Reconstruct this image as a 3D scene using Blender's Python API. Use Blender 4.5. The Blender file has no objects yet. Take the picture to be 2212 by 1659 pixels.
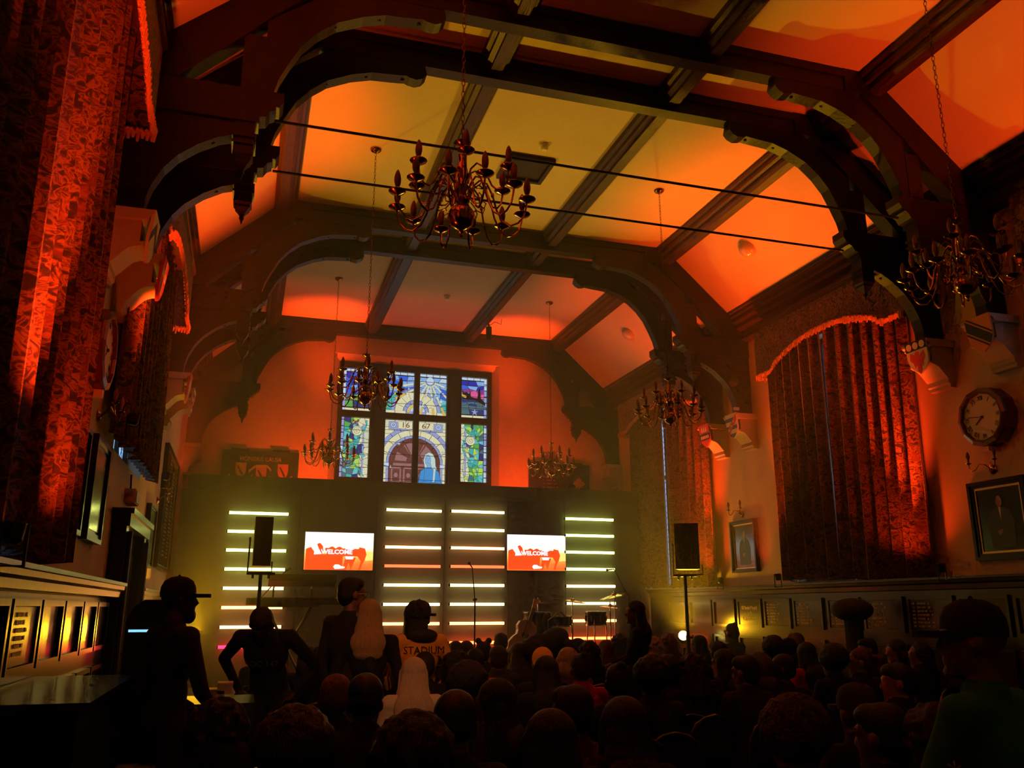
import bpy, bmesh, math, random
import numpy as np
from mathutils import Vector, Matrix
SC = bpy.context.scene
COL = SC.collection
PI = math.pi
R = math.radians
rnd = random.Random(7)

# ------------------------------------------------------------------ camera
CAMP = Vector((-3.0088, 0.0, 1.62))
FPX, YAW, PIT, ROL = 1840.36, R(17.0244), R(14.7071), R(-.0305)
FW = Vector((math.sin(YAW)*math.cos(PIT), math.cos(YAW)*math.cos(PIT), math.sin(PIT)))
_r = Vector((math.cos(YAW), -math.sin(YAW), 0)); _u = _r.cross(FW)
RT = _r*math.cos(ROL) + _u*math.sin(ROL); UP = -_r*math.sin(ROL) + _u*math.cos(ROL)
cam = bpy.data.cameras.new('camera'); camo = bpy.data.objects.new('camera', cam); COL.objects.link(camo)
camo.matrix_world = Matrix(((RT.x, UP.x, -FW.x, CAMP.x), (RT.y, UP.y, -FW.y, CAMP.y), (RT.z, UP.z, -FW.z, CAMP.z), (0, 0, 0, 1)))
cam.sensor_width = 36; cam.lens = 36*FPX/2212; cam.clip_start = .05; cam.clip_end = 200
SC.camera = camo

# ------------------------------------------------------------------ colour management, world
SC.view_settings.view_transform = 'Standard'; SC.view_settings.look = 'None'
SC.view_settings.gamma = 1; SC.view_settings.use_curve_mapping = False
SC.view_settings.exposure = 0.15
w = bpy.data.worlds.new('daylight'); SC.world = w; w.use_nodes = True
w.node_tree.nodes['Background'].inputs[0].default_value = (.35, .55, 1, 1)
w.node_tree.nodes['Background'].inputs[1].default_value = .6
SC.cycles.max_bounces = 4; SC.cycles.diffuse_bounces = 3; SC.cycles.glossy_bounces = 2
SC.cycles.use_light_tree = False; SC.cycles.volume_bounces = 0; SC.cycles.transmission_bounces = 3; SC.cycles.transparent_max_bounces = 6
SC.cycles.use_denoising = True; SC.cycles.use_adaptive_sampling = True; SC.cycles.adaptive_threshold = .05; SC.cycles.adaptive_min_samples = 12; SC.cycles.sample_clamp_indirect = 3; SC.cycles.caustics_reflective = False
SC.cycles.caustics_refractive = False

# ------------------------------------------------------------------ lamps (uplights on the sills, stage cans, added rear fill)
def spot(name, loc, aim, energy, color, angle=100, blend=.8, rad=.06):
    l = bpy.data.lights.new(name, 'SPOT'); l.energy = energy; l.color = color; l.spot_size = R(angle); l.spot_blend = blend; l.shadow_soft_size = rad
    o = bpy.data.objects.new(name, l); COL.objects.link(o); o.location = loc
    o.rotation_euler = (Vector(aim)-Vector(loc)).to_track_quat('-Z', 'Y').to_euler()
    return o
ORANGE = (1, .058, .005); YELLOW = (1, .5, .01); WARM = (1, .36, .06)
UPL = [(1, 3.2, 5.2), (1, 7.45, 8.6), (1, 10.42, 9.9), (1, 11.95, 12.7), (-1, 1.2, 3), (-1, 4.1, 4.4), (-1, 10.5, 9.6), (-1, 7.3, 8.3)]      # side, Y of the orange uplights on the window sills
for s_, y_, a_ in UPL:
    z_ = 3.05 if (s_ < 0 and y_ > 7) else 2.12
    spot('uplight_beam', (s_*(3.84 if s_ > 0 else 3.8), y_, z_), (s_*3.5, a_, 6.35), 1050 if z_ < 3 else 700, ORANGE, 50 if s_ > 0 or y_ > 6 else 64, 1.0, .05)
spot('curtain_wash_beam', (-3.62, 4.85, 1.95), (-4.02, 5.2, 4.6), 80, ORANGE, 130, 1, .04)
spot('curtain_wash_beam', (3.72, 7.75, 2.06), (4.05, 7.95, 3.6), 36, ORANGE, 130, 1, .04)
spot('curtain_wash_beam', (3.72, 12.25, 2.06), (4.05, 12.4, 4.5), 30, ORANGE, 130, 1, .04)
for s_ in (-1, 1):      # orange cans hidden behind the stage wall, washing the end wall
    spot('wall_wash_beam', (s_*1.95, 15.15, 3.1), (s_*1.95, 16.15, 6.0), 170, ORANGE, 125, 1.0, .08)
    spot('ceiling_wash_beam', (s_*1.9, 15.3, 3.1), (s_*1.85, 15.6, 7.0), 1500, ORANGE, 34, 1.0, .08)
spot('stage_can_beam', (3.78, 12.75, 1.22), (.2, 7.2, 7.0), 760, YELLOW, 66, 1, .09)
spot('stage_can_beam', (-3.85, 12.75, 1.22), (-.2, 7.2, 7.0), 760, YELLOW, 66, 1, .09)
spot('rear_fill_beam', (-2.9, -1.0, 4.5), (-1.75, 6.9, 1.42), 340, (1, .38, .12), 22, 1, .06)  # added fill without a known source, brightens the orange jacket and platinum hair
spot('side_can_spill', (3.6, 12.7, 1.35), (4.15, 9.8, 3.1), 60, YELLOW, 150, 1, .1)
spot('side_can_spill', (-3.55, 12.7, 1.35), (-4.0, 7.0, 1.8), 110, YELLOW, 150, 1, .1)

# ------------------------------------------------------------------ pixel -> place helpers
def ray(px, py): return FW + RT*((px-1106)/FPX) - UP*((py-829.5)/FPX)
def on(ax, v, px, py):
    d = ray(px, py); i = 'xyz'.index(ax); return CAMP + d*((v-CAMP[i])/d[i])

# ------------------------------------------------------------------ materials
def lin(c): return tuple(((x/12.92) if x <= .04045 else ((x+.055)/1.055)**2.4) for x in c)
def mat(name, col, rough=.6, metal=0, emit=None, estr=0, spec=.5, bump=0, bscale=20, col2=None, cscale=6, stretch=None, coat=0):
    m = bpy.data.materials.new(name); m.use_nodes = True; nt = m.node_tree; b = nt.nodes['Principled BSDF']
    b.inputs['Base Color'].default_value = (*col, 1); b.inputs['Roughness'].default_value = rough; b.inputs['Metallic'].default_value = metal
    b.inputs['Specular IOR Level'].default_value = spec; b.inputs['Coat Weight'].default_value = coat; b.inputs['Coat Roughness'].default_value = .15
    if emit: b.inputs['Emission Color'].default_value = (*emit, 1); b.inputs['Emission Strength'].default_value = estr
    tc = mp = None
    if col2 or bump:
        tc = nt.nodes.new('ShaderNodeTexCoord'); mp = nt.nodes.new('ShaderNodeMapping'); nt.links.new(tc.outputs['Object'], mp.inputs[0])
        if stretch: mp.inputs['Scale'].default_value = stretch
    if col2:
        n = nt.nodes.new('ShaderNodeTexNoise'); n.inputs['Scale'].default_value = cscale; n.inputs['Detail'].default_value = 5
        r = nt.nodes.new('ShaderNodeValToRGB'); r.color_ramp.elements[0].position = .35; r.color_ramp.elements[1].position = .65
        r.color_ramp.elements[0].color = (*col, 1); r.color_ramp.elements[1].color = (*col2, 1)
        nt.links.new(mp.outputs[0], n.inputs['Vector']); nt.links.new(n.outputs[0], r.inputs[0]); nt.links.new(r.outputs[0], b.inputs['Base Color'])
    if bump:
        n = nt.nodes.new('ShaderNodeTexNoise'); n.inputs['Scale'].default_value = bscale; n.inputs['Detail'].default_value = 4
        bp = nt.nodes.new('ShaderNodeBump'); bp.inputs['Strength'].default_value = bump; bp.inputs['Distance'].default_value = .02
        nt.links.new(mp.outputs[0], n.inputs['Vector']); nt.links.new(n.outputs[0], bp.inputs['Height']); nt.links.new(bp.outputs[0], b.inputs['Normal'])
    return m
def emis(name, c, s):
    m = bpy.data.materials.new(name); m.use_nodes = True
    if name.startswith(('glass_', 'screen_')): m.cycles.emission_sampling = 'NONE'
    nt = m.node_tree; nt.nodes.clear()
    e = nt.nodes.new('ShaderNodeEmission'); e.inputs[0].default_value = (*c, 1); e.inputs[1].default_value = s
    o = nt.nodes.new('ShaderNodeOutputMaterial'); nt.links.new(e.outputs[0], o.inputs[0]); return m
M = {}
M['plaster'] = mat('plaster', (.68, .5, .33), .85, bump=.12, bscale=14, col2=(.74, .55, .36), cscale=2)
M['ceil'] = mat('ceiling_plaster', (.66, .56, .42), .9, bump=.08, bscale=9, col2=(.7, .6, .46), cscale=1.5)
M['wood'] = mat('dark_oak', (.019, .007, .004), .4, bump=.15, bscale=30, col2=(.011, .005, .003), cscale=7, stretch=(1, 1, 1), spec=.3)
M['woodx'] = mat('dark_oak_long', (.06, .022, .01), .4, bump=.2, bscale=22, col2=(.03, .012, .006), cscale=9, stretch=(3, .35, 3), spec=.4)
M['polish'] = mat('polished_oak', (.035, .012, .006), .28, bump=.06, bscale=18, col2=(.02, .007, .004), cscale=5, spec=.25, coat=.15)
M['panel'] = mat('varnished_panel', (.04, .013, .006), .26, bump=.04, bscale=6, col2=(.024, .008, .004), cscale=3, spec=.18, coat=.22)
M['stone'] = mat('painted_stone', (.55, .42, .28), .7, bump=.1, bscale=40)
M['brass'] = mat('aged_brass', (.55, .28, .09), .16, 1.0)
M['darkbrass'] = mat('dark_brass', (.16, .08, .03), .35, 1.0)
M['bulb'] = mat('frosted_bulb', (.25, .11, .06), .5)
M['black'] = mat('black_metal', (.012, .012, .012), .45)
M['blackmat'] = mat('black_cloth', (.035, .034, .03), .95, bump=.3, bscale=60, col2=(.045, .043, .036), cscale=3)
M['stagewall'] = mat('stage_cloth', (.095, .1, .075), .9, bump=.2, bscale=5, col2=(.07, .075, .055), cscale=1.5)
M['floor'] = mat('floor_boards', (.03, .016, .009), .35, bump=.1, bscale=10, col2=(.02, .01, .006), cscale=4, stretch=(6, .6, 1))
M['chrome'] = mat('chrome', (.6, .6, .6), .2, 1)
M['gold'] = mat('gilt', (.75, .48, .18), .4, .6)
M['goldletter'] = mat('gold_lettering', (.85, .52, .16), .5)
M['cream'] = mat('cream', (.75, .66, .48), .6)
M['white'] = mat('white_plastic', (.75, .72, .66), .5)
M['red'] = mat('red_paint', (.6, .03, .02), .5)
M['blue'] = mat('blue_paint', (.03, .07, .25), .5)
M['blackp'] = mat('black_paint', (.01, .01, .012), .5)
M['orangep'] = mat('orange_paint', (.75, .25, .07), .5)
M['yellowp'] = mat('yellow_paint', (.8, .6, .1), .5)
M['glassbowl'] = mat('glass_bowl', (.6, .5, .4), .12, spec=.8, coat=.6)
M['skin'] = mat('skin', (.2, .085, .05), .55); M['skin2'] = mat('skin_dark', (.05, .022, .015), .5); M['skin3'] = mat('skin_pale', (.36, .17, .11), .55)
M['hairblack'] = mat('hair_black', (.008, .006, .005), .55, bump=.5, bscale=60, stretch=(3, 3, .4))
M['hairbrown'] = mat('hair_brown', (.03, .013, .007), .5, bump=.6, bscale=60, stretch=(3, 3, .4))
M['hairginger'] = mat('hair_ginger', (.13, .03, .01), .5, bump=.6, bscale=60, stretch=(3, 3, .4))
M['hairblond'] = mat('hair_blond', (.62, .42, .24), .45, bump=.7, bscale=55, stretch=(9, 9, .25), col2=(.5, .33, .18), cscale=12)
M['hairpale'] = mat('hair_platinum', (.85, .68, .58), .42, bump=.7, bscale=55, stretch=(9, 9, .25), col2=(.74, .57, .48), cscale=12)
M['hairfuzz'] = mat('hair_fuzzy_brown', (.07, .03, .013), .8, bump=1, bscale=70)
CL = {}
for n_, c_ in dict(black=(.008, .008, .009), charcoal=(.022, .02, .02), navy=(.012, .016, .03), olive=(.03, .03, .015), brown=(.025, .012, .007), red=(.5, .02, .02),
                   teal=(.015, .22, .17), orange=(.95, .42, .05), plum=(.12, .03, .05), white=(.6, .55, .5), pink=(.5, .2, .2), denim=(.02, .03, .06), grey=(.1, .09, .085)).items():
    CL[n_] = mat('cloth_'+n_, c_, .9, bump=.3, bscale=35)
def fabric():
    m = bpy.data.materials.new('floral_curtain'); m.use_nodes = True; nt = m.node_tree; b = nt.nodes['Principled BSDF']; b.inputs['Roughness'].default_value = .75
    b.inputs['Sheen Weight'].default_value = .15
    L = nt.links.new; N = nt.nodes.new
    tc = N('ShaderNodeTexCoord'); mp = N('ShaderNodeMapping'); mp.inputs['Scale'].default_value = (.6, 1, 1); L(tc.outputs['Object'], mp.inputs[0])
    n = N('ShaderNodeTexNoise'); n.inputs['Scale'].default_value = 5; n.inputs['Detail'].default_value = 3; L(mp.outputs[0], n.inputs['Vector'])
    mx = N('ShaderNodeMixRGB'); mx.inputs[0].default_value = .22; L(mp.outputs[0], mx.inputs[1]); L(n.outputs['Color'], mx.inputs[2])
    n2 = N('ShaderNodeTexNoise'); n2.inputs['Scale'].default_value = 13; n2.inputs['Detail'].default_value = 2.5; n2.inputs['Distortion'].default_value = 1.6; L(mp.outputs[0], n2.inputs['Vector'])
    r = N('ShaderNodeValToRGB'); cr = r.color_ramp; cr.elements[0].position = .36; cr.elements[0].color = (.012, .008, .014, 1); cr.elements[1].position = .72; cr.elements[1].color = (.03, .01, .012, 1)
    for p_, c_ in ((.43, (.05, .014, .014)), (.47, (.16, .07, .035)), (.52, (.26, .12, .055)), (.56, (.13, .05, .026)), (.6, (.03, .012, .012)), (.65, (.2, .09, .045))):
        e = cr.elements.new(p_); e.color = (*c_, 1)
    L(n2.outputs[0], r.inputs[0])
    v = N('ShaderNodeTexVoronoi'); v.inputs['Scale'].default_value = 5.5; L(mx.outputs[0], v.inputs['Vector'])
    r2 = N('ShaderNodeValToRGB'); r2.color_ramp.elements[0].position = .2; r2.color_ramp.elements[0].color = (1, 1, 1, 1); r2.color_ramp.elements[1].position = .34; r2.color_ramp.elements[1].color = (0, 0, 0, 1); L(v.outputs['Distance'], r2.inputs[0])
    m2 = N('ShaderNodeMixRGB'); m2.inputs[2].default_value = (.14, .022, .014, 1); mu = N('ShaderNodeMath'); mu.operation = 'MULTIPLY'; mu.inputs[1].default_value = .65; L(r2.outputs[0], mu.inputs[0]); L(mu.outputs[0], m2.inputs[0]); L(r.outputs[0], m2.inputs[1])
    L(m2.outputs[0], b.inputs['Base Color']); return m
M['fabric'] = fabric(); M['fringe'] = mat('fringe', (.5, .2, .1), .8, bump=.6, bscale=50)

# ------------------------------------------------------------------ mesh builder
class MB:
    def __init__(s): s.v = []; s.f = []; s.m = []; s.mi = 0
    def add(s, vs, fs):
        o = len(s.v); s.v += [tuple(p) for p in vs]; s.f += [tuple(i+o for i in f) for f in fs]; s.m += [s.mi]*len(fs); return s
    def box(s, c, d, rot=None):
        x, y, z = (k/2 for k in d); vs = [Vector(p) for p in ((-x, -y, -z), (x, -y, -z), (x, y, -z), (-x, y, -z), (-x, -y, z), (x, -y, z), (x, y, z), (-x, y, z))]
        if rot is not None: vs = [rot @ p for p in vs]
        return s.add([p+Vector(c) for p in vs], [(0, 3, 2, 1), (4, 5, 6, 7), (0, 1, 5, 4), (1, 2, 6, 5), (2, 3, 7, 6), (3, 0, 4, 7)])
    def bb(s, x0, x1, y0, y1, z0, z1): return s.box(((x0+x1)/2, (y0+y1)/2, (z0+z1)/2), (abs(x1-x0), abs(y1-y0), abs(z1-z0)))
    def prism(s, pts, a0, a1, ax='y'):
        n = len(pts)
        def P(p, a): return {'y': (p[0], a, p[1]), 'x': (a, p[0], p[1]), 'z': (p[0], p[1], a)}[ax]
        vs = [P(p, a0) for p in pts]+[P(p, a1) for p in pts]
        return s.add(vs, [tuple(range(n)), tuple(range(2*n-1, n-1, -1))]+[(i, i+n, (i+1) % n+n, (i+1) % n) for i in range(n)])
    def tube(s, pts, r, n=8, caps=True):
        pts = [Vector(p) for p in pts]; rr = r if isinstance(r, (list, tuple)) else [r]*len(pts); vs = []; fs = []; up = None
        for i, p in enumerate(pts):
            t = (pts[min(i+1, len(pts)-1)]-pts[max(i-1, 0)]).normalized()
            if up is None: up = t.orthogonal().normalized()
            up = (up-t*up.dot(t)); up = up.normalized() if up.length > 1e-6 else t.orthogonal().normalized()
            b = t.cross(up)
            for k in range(n): a = 2*PI*k/n; vs.append(p+(up*math.cos(a)+b*math.sin(a))*rr[i])
        for i in range(len(pts)-1):
            for k in range(n): fs.append((i*n+k, i*n+(k+1) % n, (i+1)*n+(k+1) % n, (i+1)*n+k))
        if caps: fs += [tuple(range(n-1, -1, -1)), tuple(range((len(pts)-1)*n, len(pts)*n))]
        return s.add(vs, fs)
    def lathe(s, prof, c=(0, 0, 0), n=16, rot=None):
        vs = []; fs = []
        for r_, z_ in prof:
            for k in range(n):
                a = 2*PI*k/n; p = Vector((r_*math.cos(a), r_*math.sin(a), z_))
                if rot is not None: p = rot @ p
                vs.append(p+Vector(c))
        for i in range(len(prof)-1):
            for k in range(n): fs.append((i*n+k, i*n+(k+1) % n, (i+1)*n+(k+1) % n, (i+1)*n+k))
        fs += [tuple(range(n-1, -1, -1)), tuple(range((len(prof)-1)*n, len(prof)*n))]
        return s.add(vs, fs)
    def ball(s, c, r, n=12, sc=(1, 1, 1)):
        prof = [(max(1e-4, r*math.sin(PI*i/(n//2+2))), -r*math.cos(PI*i/(n//2+2))) for i in range(n//2+3)]
        o = len(s.v); s.lathe(prof, (0, 0, 0), n)
        for i in range(o, len(s.v)): p = s.v[i]; s.v[i] = (p[0]*sc[0]+c[0], p[1]*sc[1]+c[1], p[2]*sc[2]+c[2])
        return s
    def mesh(s, name, mats, smooth=False):
        me = bpy.data.meshes.new(name); me.from_pydata(s.v, [], s.f)
        for m_ in (mats if isinstance(mats, (list, tuple)) else [mats]): me.materials.append(m_)
        if any(s.m): me.polygons.foreach_set('material_index', s.m)
        bm = bmesh.new(); bm.from_mesh(me); bmesh.ops.recalc_face_normals(bm, faces=bm.faces); bm.to_mesh(me); bm.free()
        if smooth:
            me.polygons.foreach_set('use_smooth', [True]*len(me.polygons))
            try: me.set_sharp_from_angle(angle=R(40))
            except Exception: pass
        me.update(); return me
    def build(s, name, mats, parent=None, smooth=False, **kw): return put(name, s.mesh(name, mats, smooth), parent, **kw)
def put(name, me, parent=None, loc=None, rot=None, label=None, cat=None, group=None, kind=None):
    o = bpy.data.objects.new(name, me); COL.objects.link(o); o.parent = parent
    if loc is not None: o.location = loc
    if rot is not None: o.rotation_euler = rot
    tag(o, label, cat, group, kind); return o
def tag(o, label=None, cat=None, group=None, kind=None):
    if label: o['label'] = label
    if cat: o['category'] = cat
    if group: o['group'] = group
    if kind: o['kind'] = kind
def thing(name, label, cat, loc=(0, 0, 0), rz=0, group=None, kind=None, rot=None):
    return put(name, None, None, loc, rot or (0, 0, rz), label, cat, group, kind)
def tree_copy(o, parent=None):
    c = o.copy(); COL.objects.link(c); c.parent = parent
    for ch in o.children: tree_copy(ch, c)
    return c
def text_mesh(txt, size, m, depth=.003, font_scale_x=1, align='CENTER', bold=0):
    cu = bpy.data.curves.new('lettering', 'FONT'); cu.body = txt; cu.size = size; cu.extrude = depth; cu.align_x = align; cu.align_y = 'CENTER'; cu.resolution_u = 2; cu.offset = bold
    o = bpy.data.objects.new('lettering', cu); COL.objects.link(o); bpy.context.view_layer.update()
    me = bpy.data.meshes.new_from_object(o.evaluated_get(bpy.context.evaluated_depsgraph_get()))
    bpy.data.objects.remove(o); me.materials.clear(); me.materials.append(m)
    if font_scale_x != 1:
        for v in me.vertices: v.co.x *= font_scale_x
    return me
ORD = ['top', 'second', 'third', 'fourth', 'fifth', 'sixth', 'seventh', 'bottom']

# ================================================================== ROOM SHELL
X0, YB, YE, H = 4.2, -3.0, 16.17, 7.0
def struct(name, mb, m, parent=None, smooth=False): return mb.build(name, m, parent, smooth, kind='structure')
struct('floor', MB().bb(-X0-.2, X0+.2, YB-.2, YE+.2, -.1, 0), M['floor'])
def wall_with_holes(name, x, holes):
    b = MB(); s = 1 if x > 0 else -1; xa, xb = x, x+s*.3
    ys = sorted({YB-.2, YE+.2} | {h[0] for h in holes} | {h[1] for h in holes})
    for a, c in zip(ys, ys[1:]):
        hs = [h for h in holes if h[0] <= a+1e-6 and h[1] >= c-1e-6]
        if not hs: b.bb(xa, xb, a, c, 0, 7.2)
        else:
            h = hs[0]; b.bb(xa, xb, a, c, 0, h[2]); b.bb(xa, xb, a, c, h[3], 7.2)
    return struct(name, b, M['plaster'])
WR = wall_with_holes('wall_right', X0, [(3.3, 5.7, 1.96, 5.2), (8.05, 10.25, 1.96, 5.2), (12.7, 15.0, 1.96, 5.2)])
WL = wall_with_holes('wall_left', -X0, [(2.9, 5.5, 1.9, 5.2), (8.1, 10.15, 2.98, 5.2)])
struct('wall_back', MB().bb(-X0-.2, X0+.2, YB-.2, YB, 0, 7.2), M['plaster'])
b = MB(); b.bb(-X0-.3, -1.67, YE, YE+.35, 0, 7.2); b.bb(1.67, X0+.3, YE, YE+.35, 0, 7.2); b.bb(-1.67, 1.67, YE, YE+.35, 6.42, 7.2); b.bb(-1.67, 1.67, YE, YE+.35, 0, 3.0)
for s in (-1, 1): b.prism([(s*1.67, YE), (s*1.67, YE+.3), (s*1.5, YE+.3), (s*1.53, YE+.12)], 3.0, 6.42, 'z')
b.prism([(YE, 6.42), (YE+.3, 6.42), (YE+.3, 6.24), (YE+.12, 6.27)], -1.6, 1.6, 'x')
WE = struct('wall_end', b, M['plaster'])
# ceiling: flat middle and two sloping sides
b = MB(); b.bb(-2.86, 2.86, YB, YE, H, H+.12)
for s in (-1, 1): b.prism([(s*2.8, 7.02), (s*2.8, 7.14), (s*4.25, 5.82), (s*4.25, 5.7)], YB, YE)
b.prism([(-2.8, 7.09), (-2.86, 7.14), (2.86, 7.14), (2.8, 7.09)], YB, YE)
struct('ceiling', b, M['ceil'])
def slope_z(x): return 6.88-(abs(x)-3.02)*.918
BAYS = [(YB, 1.6), (2.5, 6.346), (7.34, 11.02), (11.98, 15.9)]
def beam(name, prof):
    for y0, y1 in ((YB, YE),): struct(name, MB().prism(prof, y0, y1), M['woodx'])
for s in (-1, 1):
    beam('ceiling_beam', [(s*.835, 7.0), (s*.835, 6.93), (s*.87, 6.91), (s*.87, 6.86), (s*.92, 6.84), (s*.92, 6.8), (s*1.04, 6.8), (s*1.04, 6.84), (s*1.09, 6.86), (s*1.09, 6.91), (s*1.128, 6.93), (s*1.128, 7.0)])
    beam('ceiling_beam', [(s*2.71, 7.0), (s*2.71, 6.94), (s*2.745, 6.92), (s*2.745, 6.86), (s*2.79, 6.84), (s*2.79, 6.79), (s*2.83, 6.76), (s*2.93, 6.74), (s*2.95, 6.79), (s*2.99, 6.81), (s*3.0, 6.85), (s*3.02, 6.88), (s*3.0, 7.0)])
    beam('ceiling_cornice', [(s*3.83, 6.14), (s*3.87, 6.03), (s*3.9, 6.02), (s*3.9, 5.97), (s*3.94, 5.95), (s*3.94, 5.89), (s*4.0, 5.86), (s*4.0, 5.8), (s*4.07, 5.76), (s*4.07, 5.62), (s*4.2, 5.6), (s*4.2, 5.85)])

# ------------------------------------------------------------------ roof trusses
ARCH = [(1.69, 6.74), (1.67, 6.65), (1.71, 6.6), (1.77, 6.575), (1.84, 6.585), (1.87, 6.6), (1.95, 6.59), (2.2, 6.57), (2.39, 6.51), (2.61, 6.4), (2.76, 6.27), (2.88, 6.12), (2.97, 5.94), (3.04, 5.78), (3.08, 5.62)]
LOW = [(3.33, 5.22), (3.45, 5.18), (3.6, 5.09), (3.74, 4.97), (3.83, 4.85), (3.9, 4.7), (3.93, 4.58), (3.935, 4.44)]
def truss(y, label, t=.145):
    tr = thing('roof_truss', label, 'roof truss', (0, y, 0), group='oak hammerbeam roof trusses')
    c = MB().bb(-2.6, 2.6, 0, t, 6.74, 7.0); c.bb(-2.5, 2.5, -.02, 0, 6.9, 6.98); c.build('collar_beam', M['wood'], tr)
    for s in (-1, 1):
        F = lambda pts: [(s*x, z) for x, z in pts]
        MB().prism(F(ARCH+[(3.16, 5.62), (3.16, 6.3), (2.6, 6.74)]), .004, t-.004).build('arch_brace', M['wood'], tr)
        MB().prism(F([(2.5, 6.74), (2.5, 7.0), (2.86, 7.0), (4.19, 5.79), (4.19, 5.64), (3.8, 5.64), (3.33, 6.11), (3.16, 6.3), (2.7, 6.74)]), -.012, t+.012).build('principal_rafter', M['wood'], tr)
        MB().bb(s*3.16, s*3.33, 0, t, 5.62, 6.14).build('hammer_post', M['wood'], tr)
        hb = MB().prism(F([(2.99, 5.63), (2.99, 5.55), (3.02, 5.5), (3.05, 5.5), (3.05, 5.47), (3.09, 5.45), (3.12, 5.4), (3.17, 5.39), (3.17, 5.34), (4.19, 5.34), (4.19, 5.63)]), -.02, t+.02)
        hb.build('hammer_beam', M['wood'], tr)
        MB().prism(F(LOW+[(4.19, 4.44), (4.19, 5.34), (3.33, 5.34)]), .004, t-.004).build('lower_brace', M['wood'], tr)
        p = MB().bb(s*3.195, s*3.345, -.01, t+.01, 5.06, 5.36); cx = s*3.27; cy = t/2
        p.lathe([(.105, 5.1), (.11, 5.06), (.09, 5.04), (.085, 5.02), (.05, 4.985), (.03, 4.96), (.01, 4.93)], (cx, cy, 0), 4, Matrix.Rotation(PI/4, 3, 'Z'))
        p.lathe([(.02, 4.94), (.022, 4.925), (.012, 4.91), (.003, 4.875)], (cx, cy, 0), 8); p.bb(s*3.18, s*3.36, -.025, t+.025, 5.2, 5.23); p.bb(s*3.18, s*3.36, -.025, t+.025, 5.14, 5.16)
        p.build('pendant', M['wood'], tr)
        for q, (x, z) in enumerate(((1.9, 6.6), (2.25, 6.565), (2.62, 6.41), (2.93, 6.06), (3.5, 5.16), (3.86, 4.82))):
            MB().ball((s*x, t/2, z-.005), .018, 8).build('bolt', M['black'], tr)
    return tr
TY = [6.346, 7.196, 11.02, 11.83, 15.95]
for y, l in zip(TY, ['nearest oak hammerbeam truss, with an iron tie rod, over the front crowd', 'oak hammerbeam truss just behind the nearest one, framing the yellow ceiling', 'front truss of the second pair, before the orange ceiling bay',
                     'rear truss of the second pair, nearer the stage window', 'oak truss fixed against the end wall above the stained glass window']): truss(y, l)
for y, l in ((6.42, 'upper black iron tie rod crossing the hall in front of the chandelier'), (7.27, 'lower black iron tie rod, just behind the upper one')):
    MB().tube([(-3.04, y, 5.43), (3.04, y, 5.43)], .0125, 8).build('tie_rod', M['black'], label=l, cat='tie rod', group='iron tie rods')

# corbels and shields
def corbel(s, y, lab):
    r = thing('stone_corbel', lab, 'corbel', (s*4.2, y+.0725, 0), group='pale corbels under the trusses'); w = .17
    F = lambda pts: [(-s*x, z) for x, z in pts]
    MB().prism(F([(0, 4.44), (.36, 4.44), (.36, 4.41), (.33, 4.39), (.33, 4.375), (.3, 4.36), (0, 4.36)]), -w-.02, w+.02).build('capital', M['stone'], r)
    MB().prism(F([(0, 4.36), (.28, 4.36), (.28, 4.2), (0, 4.2)]), -w+.02, w-.02).build('block', M['stone'], r)
    MB().prism(F([(0, 4.2), (.31, 4.2), (.31, 4.18), (.28, 4.165), (.25, 4.16), (.21, 4.14), (.17, 4.1), (.13, 4.05), (.1, 4.02), (.1, 3.97), (.08, 3.955), (.08, 3.92), (0, 3.92)]), -w+.02, w-.02).build('scroll_bracket', M['stone'], r)
def shield_pts(w, h):
    return [(-w, h*.5), (w, h*.5), (w, 0), (w*.93, -h*.15), (w*.75, -h*.3), (w*.42, -h*.42), (0, -h*.52), (-w*.42, -h*.42), (-w*.75, -h*.3), (-w*.93, -h*.15), (-w, 0)]
def clip_poly(poly, a, b, c):        # keep a*x+b*y<=c
    out = []
    for i in range(len(poly)):
        p, q = poly[i], poly[(i+1) % len(poly)]; dp = a*p[0]+b*p[1]-c; dq = a*q[0]+b*q[1]-c
        if dp <= 0: out.append(p)
        if (dp < 0) != (dq < 0) and dp != dq: t = dp/(dp-dq); out.append((p[0]+(q[0]-p[0])*t, p[1]+(q[1]-p[1])*t))
    return out
EAGLE = [(-.02, .05), (-.035, .09), (0, .11), (.035, .09), (.02, .05), (.05, .07), (.1, .1), (.11, .03), (.07, -.02), (.06, -.07), (.02, -.04), (.035, -.1), (0, -.15), (-.035, -.1), (-.02, -.04), (-.06, -.07), (-.07, -.02), (-.11, .03), (-.1, .1), (-.05, .07)]
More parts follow.
